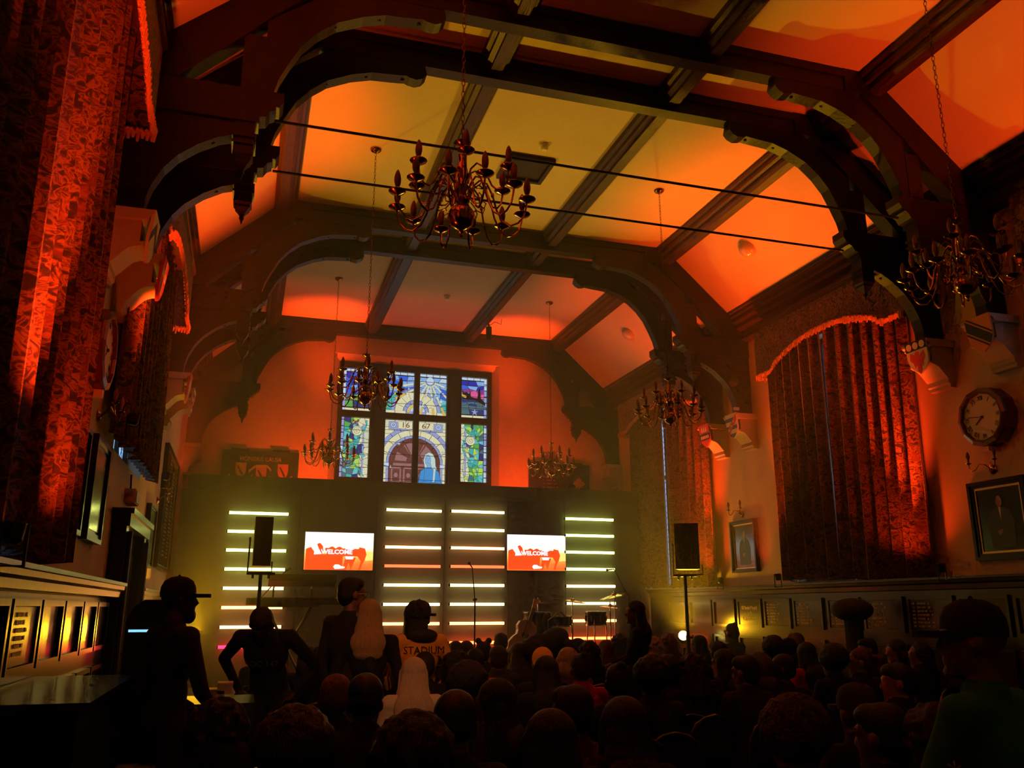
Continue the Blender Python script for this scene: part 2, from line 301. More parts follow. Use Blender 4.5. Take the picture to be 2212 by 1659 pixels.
def shield(s, y, kind, lab, z=4.27, tilt=.12, x=None):
    r = thing('heraldic_shield', lab, 'shield', (s*(x or 3.8), y+.05, z), rot=(R(90), 0, -s*PI/2), group='painted shields on the corbels')
    r.rotation_euler = (R(90)+tilt, 0, -s*PI/2)
    W, Hh = .15, .36; P = shield_pts(W, Hh)
    def lay(poly, m, k=1): 
        if len(poly) > 2: MB().prism(poly, .012*0+.0122+.002*(k-1), .0122+.002*k, 'z').build('painted_charge', M[m], r)
    base = dict(band='orangep', eagle='cream', stripe='cream', tower='red', lion='red', chev='cream', cross='red')[kind]
    MB().prism(P, -.012, .012, 'z').build('board', M[base], r)
    if kind == 'band':
        for c0, c1, m in ((-.09, -.07, 'blackp'), (-.05, .06, 'blackp'), (.08, .1, 'blackp')):
            lay(clip_poly(clip_poly(P, .7, 1, c1), -.7, -1, -c0), m)
    elif kind == 'eagle':
        lay(clip_poly(P, 0, -1, -.075), 'blackp')
        for q in (-.095, 0, .095): lay([(q+.04*math.cos(a*PI/6), .127+.04*math.sin(a*PI/6)) for a in range(12)], 'cream', 2)
        lay([(a, c-.045) for a, c in EAGLE], 'red')
    elif kind == 'stripe':
        for q in (.12, .0, -.12): lay(clip_poly(clip_poly(P, 0, 1, q), 0, -1, -(q-.055)), 'blue')
        lay(clip_poly(clip_poly(P, -.8, 1, .05), .8, -1, .05), 'red', 2)
        for q in (-.07, 0, .07): lay([(q+(.024 if a % 2 == 0 else .01)*math.sin(a*PI/5), q*.8+(.024 if a % 2 == 0 else .01)*math.cos(a*PI/5)) for a in range(10)], 'yellowp', 3)
    elif kind == 'tower':
        lay(clip_poly(clip_poly(P, 0, 1, .03), 0, -1, .07), 'blackp')
        for q in (-.1, -.05, 0, .05, .1): lay([(q+.02*math.cos(a*PI/5), -.02+.03*math.sin(a*PI/5)) for a in range(10)], 'cream', 2)
        for q in (-.06, 0, .06): lay([(q-.02, .06), (q+.02, .06), (q+.02, .12), (q, .15), (q-.02, .12)], 'cream')
    elif kind == 'chev':
        lay([(-.15, -.08), (0, .06), (.15, -.08), (.15, 0), (0, .14), (-.15, 0)], 'blue')
    elif kind == 'cross':
        lay([(-.13, .02), (.13, .02), (.13, .08), (-.13, .08)], 'cream'); lay([(-.03, -.12), (.03, -.12), (.03, .17), (-.03, .17)], 'cream', 2)
    else:
        lay([(a, c) for a, c in EAGLE], 'yellowp')
CN = {6.346: 'nearest', 7.196: 'second', 11.02: 'third', 11.83: 'fourth', 15.95: 'end-wall'}
for s in (-1, 1):
    for y in TY: corbel(s, y, f"pale scrolled stone corbel under the {CN[y]} truss on the {'right clock' if s>0 else 'left honour board'} wall")
shield(1, 6.346, 'band', 'orange shield with a black diagonal band, on the corbel above the wall clock', x=3.86)
shield(1, 7.196, 'eagle', 'white shield with a red eagle under a black chief of three roundels', x=3.86)
shield(1, 11.02, 'stripe', 'blue and white striped shield crossed by a red diagonal with stars', x=3.86)
shield(1, 11.83, 'tower', 'red shield with a black bar and small white towers', x=3.86)
shield(-1, 6.346, 'chev', 'cream and blue shield on the corbel beside the tall near curtain', x=3.86)
shield(-1, 7.196, 'cross', 'red shield with a pale cross seen edge-on above the left wall clock', x=3.86)
shield(-1, 11.02, 'lion', 'red and yellow shield on the left wall beyond the second curtain', x=3.86)
shield(-1, 11.83, 'stripe', 'striped shield on the left wall, farther of the two beyond the second curtain', x=3.86)
#@@PART2

# ================================================================== STAINED GLASS WINDOW IN THE END WALL
GC = dict(pale=(.62, .78, .95), sky=(.25, .5, .95), blue=(.03, .14, .78), deep=(.015, .03, .42), navy=(.02, .04, .18), teal=(.05, .5, .48), aqua=(.12, .62, .66), green=(.1, .45, .1), lime=(.5, .78, .12),
          cream=(.85, .82, .52), stone=(.7, .74, .5), gold=(.85, .55, .1), lilac=(.33, .4, .75), brown=(.16, .05, .04), rose=(.36, .17, .17), purple=(.3, .05, .3), pink=(.85, .12, .35), slate=(.07, .17, .22), black=(.004, .004, .006), dress=(.05, .32, .75), face=(.28, .52, .85), hair=(.6, .8, .72), grape=(.3, .05, .14))
GM = {k: emis('glass_'+k, v, .82) for k, v in GC.items()}
M['lead'] = mat('lead_came', (.01, .01, .012), .6)
GW = put('window_1', None, loc=(0, YE+.16, 0), kind='structure')
lights = []          # (name, u0, u1, z0, z1)
UC = [(-1.45, -.91), (-.61, -.055), (.055, .61), (.91, 1.45)]
for i, (a, c) in enumerate(UC): lights.append((i, a, c, 5.32, 6.165)); 
for i, (a, c) in enumerate(UC): lights.append((i, a, c, (4.02 if i in (0, 3) else 3.1), 5.19))
for i in (0, 3): lights.append((i, UC[i][0], UC[i][1], 3.1, 3.87))
LGT = []
leadmb = MB()
for (i, a, c, z0, z1) in lights:
    o = MB().bb(a, c, .02, .03, z0, z1).build('light_backing', M['lead'], GW); LGT.append((o, a, c, z0, z1))
def clipbox(poly, a, c, z0, z1):
    for k in ((-1, 0, -a), (1, 0, c), (0, -1, -z0), (0, 1, z1)):
        poly = clip_poly(poly, *k)
        if len(poly) < 3: return None
    return poly
def inset(poly, d):
    n = len(poly); cx = sum(p[0] for p in poly)/n; cz = sum(p[1] for p in poly)/n
    out = []
    for x, z in poly:
        L = math.hypot(x-cx, z-cz) or 1; k = max(.3, 1-d/L); out.append((cx+(x-cx)*k, cz+(z-cz)*k))
    return out
layer = [0]
def glass(poly, col, lv=1):
    for (o, a, c, z0, z1) in LGT:
        q = clipbox(poly, a, c, z0, z1)
        if not q: continue
        ar = abs(sum(q[i][0]*q[(i+1) % len(q)][1]-q[(i+1) % len(q)][0]*q[i][1] for i in range(len(q))))/2
        if ar < .0004: continue
        y = .02-.003*lv
        leadmb.prism(q, y, y+.0026)
        MB().prism(inset(q, .0055), y-.0012, y+.001).build('glass_piece', GM[col], o)
def circ(cx, cz, r, n=12, ry=None): return [(cx+r*math.cos(2*PI*k/n), cz+(ry or r)*math.sin(2*PI*k/n)) for k in range(n)]
def ring(cx, cz, r0, r1, a0, a1, n, col, lv=2, cols=None):
    for k in range(n):
        p = a0+(a1-a0)*k/n; q = a0+(a1-a0)*(k+1)/n; m_ = (p+q)/2
        pts = [(cx+r0*math.cos(t), cz+r0*math.sin(t)) for t in (p, m_, q)]+[(cx+r1*math.cos(t), cz+r1*math.sin(t)) for t in (q, m_, p)]
        glass(pts, cols[k % len(cols)] if cols else col, lv)
def cells(u0, u1, z0, z1, du, dz, fn, lv=1, jit=.3):
    nu = max(1, round((u1-u0)/du)); nz = max(1, round((z1-z0)/dz)); P = {}
    for i in range(nu+1):
        for j in range(nz+1):
            ju = 0 if i in (0, nu) else (rnd.random()-.5)*jit*du*2; jz = 0 if j in (0, nz) else (rnd.random()-.5)*jit*dz*2
            P[i, j] = (u0+(u1-u0)*i/nu+ju, z0+(z1-z0)*j/nz+jz)
    for i in range(nu):
        for j in range(nz):
            q = [P[i, j], P[i+1, j], P[i+1, j+1], P[i, j+1]]; cu = sum(p[0] for p in q)/4; cz = sum(p[1] for p in q)/4
            glass(q, fn(cu, cz), lv)
ch = rnd.choice
# skies (top row)
cells(-.61, .61, 5.32, 6.1, .13, .11, lambda u, z: (ch(['pale', 'sky', 'sky']) if math.hypot(u-.27, z-6.02) < .33 else ch(['sky', 'blue', 'blue', 'sky'])) if z > 5.75-abs(u)*.1 else ch(['teal', 'aqua', 'teal']))
cells(-1.40, -.91, 5.4, 6.1, .13, .11, lambda u, z: ch(['deep', 'blue', 'deep', 'sky']) if z > 5.68 else ch(['slate', 'navy', 'slate', 'green']))
cells(.91, 1.40, 5.4, 6.1, .14, .09, lambda u, z: ch(['deep', 'blue', 'sky']) if z > 5.93 else (ch(['purple', 'pink', 'lilac']) if z > 5.74 else ch(['slate', 'navy', 'slate'])))
for (i, a, c) in [(k, *UC[k]) for k in range(4)]:
    n = 4
    for k in range(n): glass([(a+(c-a)*k/n, 6.115), (a+(c-a)*(k+1)/n, 6.115), (a+(c-a)*(k+1)/n, 6.165), (a+(c-a)*k/n, 6.165)], 'pale', 2)
for u0, u1 in ((-1.45, -1.395), (1.395, 1.45)):
    for k in range(24): z = 3.1+k*.128; glass([(u0, z), (u1, z), (u1, z+.12), (u0, z+.12)], ch(['lilac', 'pale', 'lilac']), 3)
# sun and rays
for k, a in enumerate((-2.9, -2.6, -2.15, -1.83, -1.45, -1.15, -.75, -.35)):
    L_ = .75; 
    for j in range(3):
        r0 = .1+j*.24; r1 = r0+.225; w0 = .012+r0*.018; w1 = .012+r1*.018; ca, sa = math.cos(a), math.sin(a); cx, cz = .27, 6.03
        glass([(cx+r0*ca-w0*sa, cz+r0*sa+w0*ca), (cx+r1*ca-w1*sa, cz+r1*sa+w1*ca), (cx+r1*ca+w1*sa, cz+r1*sa-w1*ca), (cx+r0*ca+w0*sa, cz+r0*sa-w0*ca)], 'cream' if j < 2 else 'gold', 5)
glass(circ(.27, 6.03, .085), 'pale', 6); ring(.27, 6.03, .09, .14, -PI, 0, 5, 'pale', 4)
# lunette over the door (top row)
ring(0, 5.36, .43, .5, 0, PI, 8, 'lilac', 2); ring(0, 5.36, .26, .43, 0, PI, 8, 'cream', 2); ring(0, 5.36, .19, .26, 0, PI, 6, 'lilac', 2)
glass([(.19*math.cos(PI*k/8), 5.36+.19*math.sin(PI*k/8)) for k in range(9)], 'pale', 2)
for a, c in ((-.61, -.42), (-.42, -.2), (-.2, .2), (.2, .42), (.42, .61)): glass([(a, 5.32), (c, 5.32), (c, 5.385), (a, 5.385)], 'lilac' if abs(a+c) < .6 else 'cream', 3)
def star(u, z, r, col='pale', lv=7): glass([(u+(r if k % 2 == 0 else r*.38)*math.sin(k*PI/5), z+(r if k % 2 == 0 else r*.38)*math.cos(k*PI/5)) for k in range(10)], col, lv)
star(.5, 5.62, .075, 'pale'); star(-.16, 5.84, .04); star(.32, 5.8, .03)
# castle, sun and hill (right light)
glass(circ(1.19, 5.82, .085), 'pink', 3)
glass([(.94, 5.9), (.98, 5.84), (1.02, 5.87), (1.07, 5.83), (1.1, 5.85), (1.12, 5.76), (1.26, 5.74), (1.28, 5.93), (1.31, 5.96), (1.33, 5.74), (1.42, 5.66), (1.42, 5.6), (1.2, 5.7), (.94, 5.72)], 'black', 4)
ring(1.15, 5.2, .42, .47, .7, 2.2, 4, 'slate', 4); star(1.2, 5.45, .09, 'lilac', 5)
for u in (-1.4, -1.15, .92, 1.16): glass([(u, 5.32), (u+.24, 5.32), (u+.24, 5.38), (u, 5.38)], 'cream', 3)
# side panels: foliage, shell, masonry
for s in (-1, 1):
    F = lambda u: s*u
    cells(min(F(1.39), F(.91)), max(F(1.39), F(.91)), 3.1, 5.19, .10, .10, lambda u, z: ch(['teal', 'green', 'slate', 'aqua', 'lime', 'navy']) if abs(u) > 1.06 else ch(['cream', 'stone', 'cream']), 1, .42)
    for k in range(7):
        z = 4.1+k*.14; glass([(F(1.0), z), (F(1.035), z), (F(1.035), z+.13), (F(1.0), z+.13)], 'lilac', 3)
    for k in range(16):
        u, z, a, L_ = s*(1.08+rnd.random()*.26), 4.08+rnd.random()*1.05, rnd.random()*6.3, .06+rnd.random()*.03
        glass([(u, z), (u+L_*math.cos(a+.5), z+L_*math.sin(a+.5)), (u+1.6*L_*math.cos(a), z+1.6*L_*math.sin(a)), (u+L_*math.cos(a-.5), z+L_*math.sin(a-.5))], ch(['lime', 'lime', 'green', 'aqua']), 5)
    vine = [(s*(1.12+.16*math.sin(k*.55+s)), 4.05+k*.1) for k in range(12)]
    for (p, q) in zip(vine, vine[1:]): glass([(p[0]-.017, p[1]), (p[0]+.017, p[1]), (q[0]+.017, q[1]), (q[0]-.017, q[1])], 'teal', 4)
    cu, cz = (-1.14, 4.93) if s < 0 else (1.12, 4.86)
    glass(circ(cu, cz, .1, 14), 'cream', 6)
    sp = [(cu+.085*(1-k/22)*math.cos(k*.62), cz+.085*(1-k/22)*math.sin(k*.62)) for k in range(20)]
    for p, q in zip(sp, sp[1:]): leadmb.box(((p[0]+q[0])/2, -.003, (p[1]+q[1])/2), (math.hypot(q[0]-p[0], q[1]-p[1])+.004, .003, .005), Matrix.Rotation(-math.atan2(q[1]-p[1], q[0]-p[0]), 3, 'Y'))
for k in range(6): glass(circ(-1.22+.045*(k % 3)-.01*(k//3), 5.13-.05*(k//3+k % 2*.5), .024, 8), 'grape', 7)
# masonry, door arch, number plaques
cells(-.61, .61, 3.1, 5.19, .2, .13, lambda u, z: ch(['cream', 'stone', 'cream']), 1, .12)
CZ = 4.34
ring(0, CZ, .68, .76, 0, PI, 11, 'lilac', 2); ring(0, CZ, .56, .68, 0, PI, 9, 'cream', 2); ring(0, CZ, .51, .56, 0, PI, 8, 'lilac', 3)
for s in (-1, 1):
    for k in range(8): glass([(s*.51, 3.3+k*.13), (s*.56, 3.3+k*.13), (s*.56, 3.42+k*.13), (s*.51, 3.42+k*.13)], 'lilac', 3)
    glass([(s*.5, 4.34), (s*.61, 4.34), (s*.61, 4.29), (s*.5, 4.27)], 'pale', 4)
glass([(-.51, 3.1), (.51, 3.1), (.51, CZ)]+[(.51*math.cos(PI*k/14), CZ+.51*math.sin(PI*k/14)) for k in range(1, 14)]+[(-.51, CZ)], 'brown', 2)
ring(0, CZ+.02, .43, .49, 0, PI, 9, 'brown', 3)
for k in range(6):
    a0, a1 = PI*k/6+.05, PI*(k+1)/6-.05
    ring(0, CZ+.03, .16, .4, a0, a1, 1, ch(['rose', 'brown']), 3)
    ca, sa = math.cos(a0), math.sin(a0); glass([(.1*ca, CZ+.03+.1*sa), (.4*ca-.012*sa, CZ+.03+.4*sa+.012*ca), (.4*ca+.012*sa, CZ+.03+.4*sa-.012*ca)], 'rose', 4)
glass([(-.43, CZ), (.43, CZ), (.43, CZ-.05), (-.43, CZ-.05)], 'rose', 4)
for u0 in (-.46, -.22, .02, .26):
    for z0 in (3.95, 3.55, 3.2):
        for (a, c, d, e) in ((u0, u0+.2, z0+.28, z0+.31), (u0, u0+.2, z0, z0+.03), (u0, u0+.03, z0+.03, z0+.28), (u0+.17, u0+.2, z0+.03, z0+.28)): glass([(a, d), (c, d), (c, e), (a, e)], 'rose', 4)
        glass(circ(u0+.1, z0+.155, .05, 6, .06), 'rose', 4)
for u0, u1, t in ((-.34, -.06, '16'), (.06, .36, '67')):
    glass([(u0, 5.02), ((u0+u1)/2, 5.02), ((u0+u1)/2, 5.17), (u0, 5.17)], 'cream', 4); glass([((u0+u1)/2, 5.02), (u1, 5.02), (u1, 5.17), ((u0+u1)/2, 5.17)], 'cream', 4)
    put('numerals', text_mesh(t, .15, M['gold'], .001, 1.2), GW, loc=((u0+u1)/2, .004, 5.095), rot=(PI/2, 0, 0))
for s, u in ((1, -.44), (-1, .46)):
    glass([(u-.09, 5.0), (u+.09, 5.0), (u+.09, 5.16), (u-.09, 5.16)], 'lilac', 3); glass(circ(u, 5.09, .055, 10), 'pale', 5); glass(circ(u, 5.09, .03, 8), 'lilac', 6)
for u, z, r in ((-.32, 4.72, .045), (.23, 4.98, .04), (-.47, 4.26, .045), (.56, 4.58, .045), (-.47, 5.02, .03)): star(u, z, r)
# the woman in blue
glass([(.09, 3.7), (.08, 4.0), (.12, 4.2), (.2, 4.28), (.38, 4.28), (.48, 4.2), (.54, 4.0), (.53, 3.7)], 'dress', 8)
for pts in ([(.12, 4.2), (.2, 4.26), (.19, 4.0), (.1, 3.95)], [(.48, 4.2), (.39, 4.26), (.42, 3.98), (.54, 3.95)], [(.19, 4.0), (.42, 3.98), (.4, 4.27), (.2, 4.27)], [(.15, 3.86), (.45, 3.86), (.42, 3.97), (.19, 3.98)]): glass(pts, 'dress', 9)
glass([(.2, 4.26), (.17, 4.42), (.2, 4.53), (.28, 4.585), (.36, 4.55), (.41, 4.45), (.42, 4.3), (.45, 4.26), (.4, 4.22), (.3, 4.3)], 'hair', 9)
glass([(.21, 4.36), (.2, 4.46), (.25, 4.53), (.31, 4.5), (.32, 4.4), (.29, 4.33), (.25, 4.31)], 'face', 10); glass([(.25, 4.33), (.32, 4.36), (.34, 4.28), (.24, 4.27)], 'face', 10)
glass([(.38, 4.28), (.42, 4.26), (.4, 4.0), (.36, 3.98)], 'hair', 11)
for p in ((.235, 4.45), (.285, 4.45)): leadmb.box((p[0], -.0145, p[1]), (.02, .003, .006))
leadmb.box((.255, -.0145, 4.37), (.025, .003, .005)); leadmb.box((.262, -.0145, 4.41), (.005, .003, .03))
glass([(-.3, 3.9), (-.1, 3.9), (-.12, 3.95), (-.28, 3.95)], 'dress', 8)
for (o, a, c, z0, z1) in LGT:     # saddle bars
    z = z0+.2
    while z < z1-.1:
        if z > 3.6: leadmb.bb(a, c, -.018, -.012, z, z+.008)
        z += .24
leadmb.build('lead_came', M['lead'], GW)
b = MB()
F0 = -.06
def fb(u0, u1, z0, z1, d=.05): b.bb(u0, u1, F0-d*.0, .035, z0, z1)
for u0, u1 in ((-1.54, -1.45), (-.91, -.61), (-.055, .055), (.61, .91), (1.45, 1.54)): fb(u0, u1, 3.0, 6.29)
for u0, u1 in UC:
    fb(u0, u1, 6.165, 6.29); fb(u0, u1, 5.19, 5.32); fb(u0, u1, 3.0, 3.1)
for k in (0, 3): fb(UC[k][0], UC[k][1], 3.87, 4.02)
for u in (-.76, .76): b.bb(u-.1, u+.1, F0-.05, F0, 3.0, 6.27)
b.bb(-1.53, 1.53, F0-.02, F0, 6.2, 6.28)
b.build('window_frame', M['wood'], GW)

# ================================================================== SIDE WINDOWS AND CURTAINS
M['daypane'] = emis('daylit_pane', (.36, .62, 1.0), .8)
def side_window(n, s, y0, y1, z0, z1):
    r = put('window_%d' % n, None, loc=(s*(X0+.2), 0, 0), kind='structure')
    MB().bb(0, .01, y0, y1, z0, z1).build('pane', M['daypane'], r)
    f = MB(); xx = -s*.02
    for y in (y0+.03, y0+(y1-y0)/3, y0+2*(y1-y0)/3, y1-.03): f.bb(xx-.03, xx+.03, y-.035, y+.035, z0, z1)
    for z in (z0+.03, z0+(z1-z0)*.62, z1-.03): f.bb(xx-.03, xx+.03, y0, y1, z-.035, z+.035)
    f.build('window_frame', M['wood'], r)
    l = MB(); c = .11
    def seg(p, q): 
        p, q = Vector(p), Vector(q); l.tube([(xx*1.0, p.x, p.y), (xx*1.0, q.x, q.y)], .004, 4)
    W, Hh = y1-y0, z1-z0; n_ = int((W+Hh)/ (2*c))+1; k = -Hh
    while k < W:
        a, e = max(0, k), min(W, k+Hh)
        if e > a: seg((y0+a, z0+(a-k)), (y0+e, z0+(e-k))); seg((y1-a, z0+(a-k)), (y1-e, z0+(e-k)))
        k += 2*c
    l.build('lead_lattice', M['lead'], r)
side_window(2, 1, 8.05, 10.25, 1.96, 5.2); side_window(3, 1, 12.7, 15.0, 1.96, 5.2); side_window(4, 1, 3.3, 5.7, 1.96, 5.2)
side_window(5, -1, 2.9, 5.5, 1.9, 5.2); side_window(6, -1, 8.1, 10.15, 2.98, 5.2)
def curtain(s, y0, y1, z0, z1, lab, x=4.07, lam=.21, amp=.05, seed=1, shift=0):
    rr = random.Random(seed); N = int((y1-y0)/.018); K = 9; b = MB(); ph = rr.random()*6
    xs = []
    for i in range(N+1):
        t = i/N; y = y0+(y1-y0)*t; q = 2*PI*(y/lam+.35*math.sin(y*2.3+ph)); xs.append((y, math.sin(q)+.35*math.sin(2*q+1), math.cos(q)))
    vs = []
    for k in range(K+1):
        zz = z0+(z1-z0)*k/K; fl = 1-.35*k/K
        for (y, a, c) in xs:
            yy = y+c*.025*fl+shift*(k/K)*(1 if shift else 0)
            vs.append((s*(x-amp*a*fl-.0), yy, zz+(.012*math.sin(y*30) if k == 0 else 0)))
    n = N+1; fs = [(k*n+i, k*n+i+1, (k+1)*n+i+1, (k+1)*n+i) for k in range(K) for i in range(N)]
    m0 = len(vs); th = .006
    vs2 = vs+[(v[0]+s*th, v[1], v[2]) for v in vs]; fs2 = fs+[tuple(i+m0 for i in reversed(f)) for f in fs]
    for i in range(N): fs2 += [(i, i+m0, i+1+m0, i+1), (K*n+i, K*n+i+1, K*n+i+1+m0, K*n+i+m0)]
    for k in range(K): fs2 += [(k*n, (k+1)*n, (k+1)*n+m0, k*n+m0), (k*n+N, k*n+N+m0, (k+1)*n+N+m0, (k+1)*n+N)]
    b.add(vs2, fs2); return b.build('curtain', M['fabric'], None, True, label=lab, cat='curtain', group='floral curtains')
curtain(1, 9.1, 10.38, 1.97, 5.3, 'floral curtain on the clock wall, stage-side half of the big window', seed=3, amp=.06)
curtain(1, 7.62, 9.1, 1.95, 5.3, 'floral curtain nearest the wall clock, lit red at its foot', seed=4, shift=-.075, amp=.065)
curtain(1, 13.72, 15.2, 1.97, 5.7, 'floral curtain beside the stage wall, beyond the thin blue slit of light', seed=5)
curtain(1, 12.12, 13.69, 1.95, 5.7, 'floral curtain of the far window, behind the right loudspeaker', seed=6)
curtain(1, 2.95, 5.75, 1.95, 5.3, 'floral curtain of the window nearest the camera on the clock wall', seed=9)
curtain(-1, 4.2, 5.72, 1.87, 5.6, 'tall floral curtain with bright red folds at the left edge of the photo', seed=7, lam=.22, amp=.085)
curtain(-1, 2.6, 4.18, 1.86, 5.6, 'tall floral curtain half nearest the camera, mostly in shadow', seed=8, lam=.22, amp=.085)
curtain(-1, 7.32, 10.3, 2.97, 5.4, 'shorter floral curtain above the doorway, past the left wall clock', seed=10, lam=.25, amp=.055, x=4.06)
def pelmet(s, y0, y1, z1, za, zb, lab, x=3.88):
    r = thing('pelmet', lab, 'pelmet', (0, 0, 0), group='floral pelmets'); N = 48; bot = []
    for i in range(N+1):
        t = i/N; e = min(t, 1-t)
        z = za if e < .12 else (za+(zb-za)*.35*((e-.12)/.04) if e < .16 else za+(zb-za)*(.35+.65*math.sin(min(1, (e-.16)/.3)*PI/2)))
        bot.append((y0+(y1-y0)*t, z))
    poly = bot+[(y1, z1), (y0, z1)]
    b = MB()
    for (p, q) in zip(bot, bot[1:]):
        b.bb(s*x, s*(x+.012), p[0], q[0], (p[1]+q[1])/2, z1)
    b.bb(s*x, s*4.19, y0-.012, y0, za, z1); b.bb(s*x, s*4.19, y1, y1+.012, za, z1)
    b.build('valance', M['fabric'], r)
    rail = MB().bb(s*(x-.03), s*4.19, y0-.03, y1+.03, z1, z1+.035); rail.bb(s*(x-.02), s*(x), y0-.02, y1+.02, z1-.03, z1); rail.build('top_rail', M['woodx'], r)
    f = MB(); rr = random.Random(5); L_ = [(s*x, *p) for p in bot]; L_ = [(s*4.17, y0, za)]+L_+[(s*4.17, y1, za)]
    for p, q in zip(L_, L_[1:]):
        d = math.dist(p, q); n = max(1, int(d/.03))
        for k in range(n):
            t = (k+.5)/n; c = [p[i]+(q[i]-p[i])*t for i in range(3)]; j = rr.random()*.02
            f.tube([(c[0], c[1]-.008, c[2]+.01), (c[0]-s*.018, c[1], c[2]-.012+j), (c[0]-s*.012, c[1]+.018, c[2]-.05-j*1.5)], [.016, .02, .009], 6)
    f.build('fringe', M['fringe'], r)
pelmet(1, 7.4, 10.36, 5.56, 4.86, 5.14, 'floral pelmet with a fringed scalloped edge beside the wall clock')
pelmet(1, 12.0, 15.3, 5.58, 4.95, 5.2, 'floral pelmet of the far window, behind the right chandelier', x=3.9)
pelmet(1, 2.8, 5.85, 5.56, 4.9, 5.14, 'floral pelmet of the window nearest the camera on the clock wall')
pelmet(-1, 2.5, 5.86, 5.56, 4.86, 5.14, 'floral pelmet with a bright red fringe at the top left of the photo', x=3.86)
pelmet(-1, 7.25, 10.4, 5.56, 4.86, 5.14, 'floral pelmet with red-lit fringe over the shorter curtain above the doorway')

# ================================================================== PANELLING
def panelling(s, y0, y1, spans, zt, zb, zr0, zr1, wall, lower=True, proj=.12):
    b = MB(); b.bb(s*4.2, s*4.15, y0, y1, 0, zr0)
    b.build('panelling_board', M['polish'], wall)
    r = MB().prism([(s*4.2, zr1), (s*(4.2-proj), zr1), (s*(4.2-proj), zr1-.025), (s*(4.2-proj+.015), zr1-.03), (s*(4.2-proj+.02), zr1-.06), (s*(4.2-proj+.05), zr1-.075), (s*(4.2-proj+.055), zr0+.01), (s*(4.2-.05), zr0), (s*4.2, zr0)], y0, y1)
    r.build('dado_rail', M['polish'], wall)
    def frame(a, c, z0, z1):
        f = MB(); w = .035; xx0, xx1 = s*4.15, s*4.118
        f.bb(xx0, xx1, a, a+w, z0, z1); f.bb(xx0, xx1, c-w, c, z0, z1); f.bb(xx0, xx1, a+w, c-w, z0, z0+w); f.bb(xx0, xx1, a+w, c-w, z1-w, z1)
        f.build('panel_moulding', M['polish'], wall); MB().bb(s*4.15, s*4.143, a+w, c-w, z0+w, z1-w).build('panel', M['panel'], wall)
    for a, c in spans:
        frame(a, c, zb, zt)
        if lower: frame(a, c, .75, zb-.12); frame(a, c, .15, .68)
    MB().bb(s*4.15, s*4.12, y0, y1, 0, .12).build('baseboard', M['polish'], wall)
RS = [(13.3, 13.95), (12.48, 13.2), (11.79, 12.42), (11.07, 11.71), (10.37, 11.0), (9.67, 10.3), (8.95, 9.57), (8.22, 8.89), (7.48, 8.15), (6.78, 7.42), (6.08, 6.72), (5.38, 6.02), (4.68, 5.32), (3.98, 4.62), (3.28, 3.92), (2.58, 3.22), (1.88, 2.52)]
panelling(1, YB, 14.7, RS, 1.74, 1.34, 1.80, 1.935, WR)
LS = [(7.78, 8.36), (7.12, 7.72), (6.42, 7.06), (5.72, 6.36), (5.02, 5.66), (4.32, 4.96), (3.62, 4.26), (2.92, 3.56), (2.22, 2.86)]
panelling(-1, YB, 8.42, LS, 1.665, 1.285, 1.70, 1.83, WL, proj=.2)
panelling(-1, 10.38, 14.7, [(10.5, 11.1), (11.18, 11.8), (11.88, 12.5), (12.58, 13.2), (13.28, 13.9)], 1.665, 1.285, 1.70, 1.83, WL, proj=.16)
# writing on the wainscot boards
def glyph_rows(rows, m, parent, s, yc, x, zt, dz, w, name='lettering'):
    rr = random.Random(int(yc*100)); b = MB()
    for k in range(rows):
        z = zt-k*dz; y = -w/2
        for word in (2, rr.choice([5, 6, 7, 8]), rr.choice([1, 2])):
            for q in range(word):
                h = .019+rr.random()*.007; b.bb(x, x+.002, y, y+.0055, z-h/2, z+h/2)
                if rr.random() < .75: b.bb(x, x+.002, y, y+.014, z+h/2-.004, z+h/2)
                if rr.random() < .5: b.bb(x, x+.002, y, y+.013, z-.002, z+.002)
                if rr.random() < .6: b.bb(x, x+.002, y+.012, y+.016, z-h/2, z+h/2*.6)
                y += .022
            y += .03
    return b.build(name, m, parent, kind='stuff')
def honour_panel(s, a, c, z0, z1, lab, title=False, rows=7):
    yc = (a+c)/2; r = thing('honour_board', lab, 'honour board', (s*4.138, yc, (z0+z1)/2), 0 if s < 0 else PI, group='lettered boards in the panelling')
    MB().bb(0, .008, -(c-a)/2+.04, (c-a)/2-.04, (z0-z1)/2+.04, (z1-z0)/2-.04).build('board', M['panel'], r)
    if title:
        for t, z, sz, fx in (('Old Standard Hospital', .075, .075, .62), ('~and S~', 0, .05, 1), ('YEARS BOARD', -.08, .075, .75)):
            put('lettering', text_mesh(t, sz, M['goldletter'], .001, fx), r, loc=(.0095, 0, z), rot=(PI/2, 0, PI/2))
    else: glyph_rows(rows, M['goldletter'], r, s, yc, .009, (z1-z0)/2-.08, .04, c-a-.14)
honour_panel(1, 11.07, 11.71, 1.34, 1.74, 'panel lettered in gold blackletter beside the yellow stage can', True)
for a, c, l in ((10.37, 11.0, 'board of faint gold names just right of the blackletter panel'), (9.67, 10.3, 'board of gold names, second right of the blackletter panel'), (8.95, 9.57, 'board of gold names partly hidden by the dark covered stand'),
                (8.22, 8.89, 'board of names glowing red just right of the dark covered stand'), (7.48, 8.15, 'dark board of names beside the capped man at the right')):
    honour_panel(1, a, c, 1.34, 1.74, l)
for a, c, l in ((5.02, 5.66, 'board of names at the left edge with a blue reflection'),):
    honour_panel(-1, a, c, 1.285, 1.665, l, rows=6)

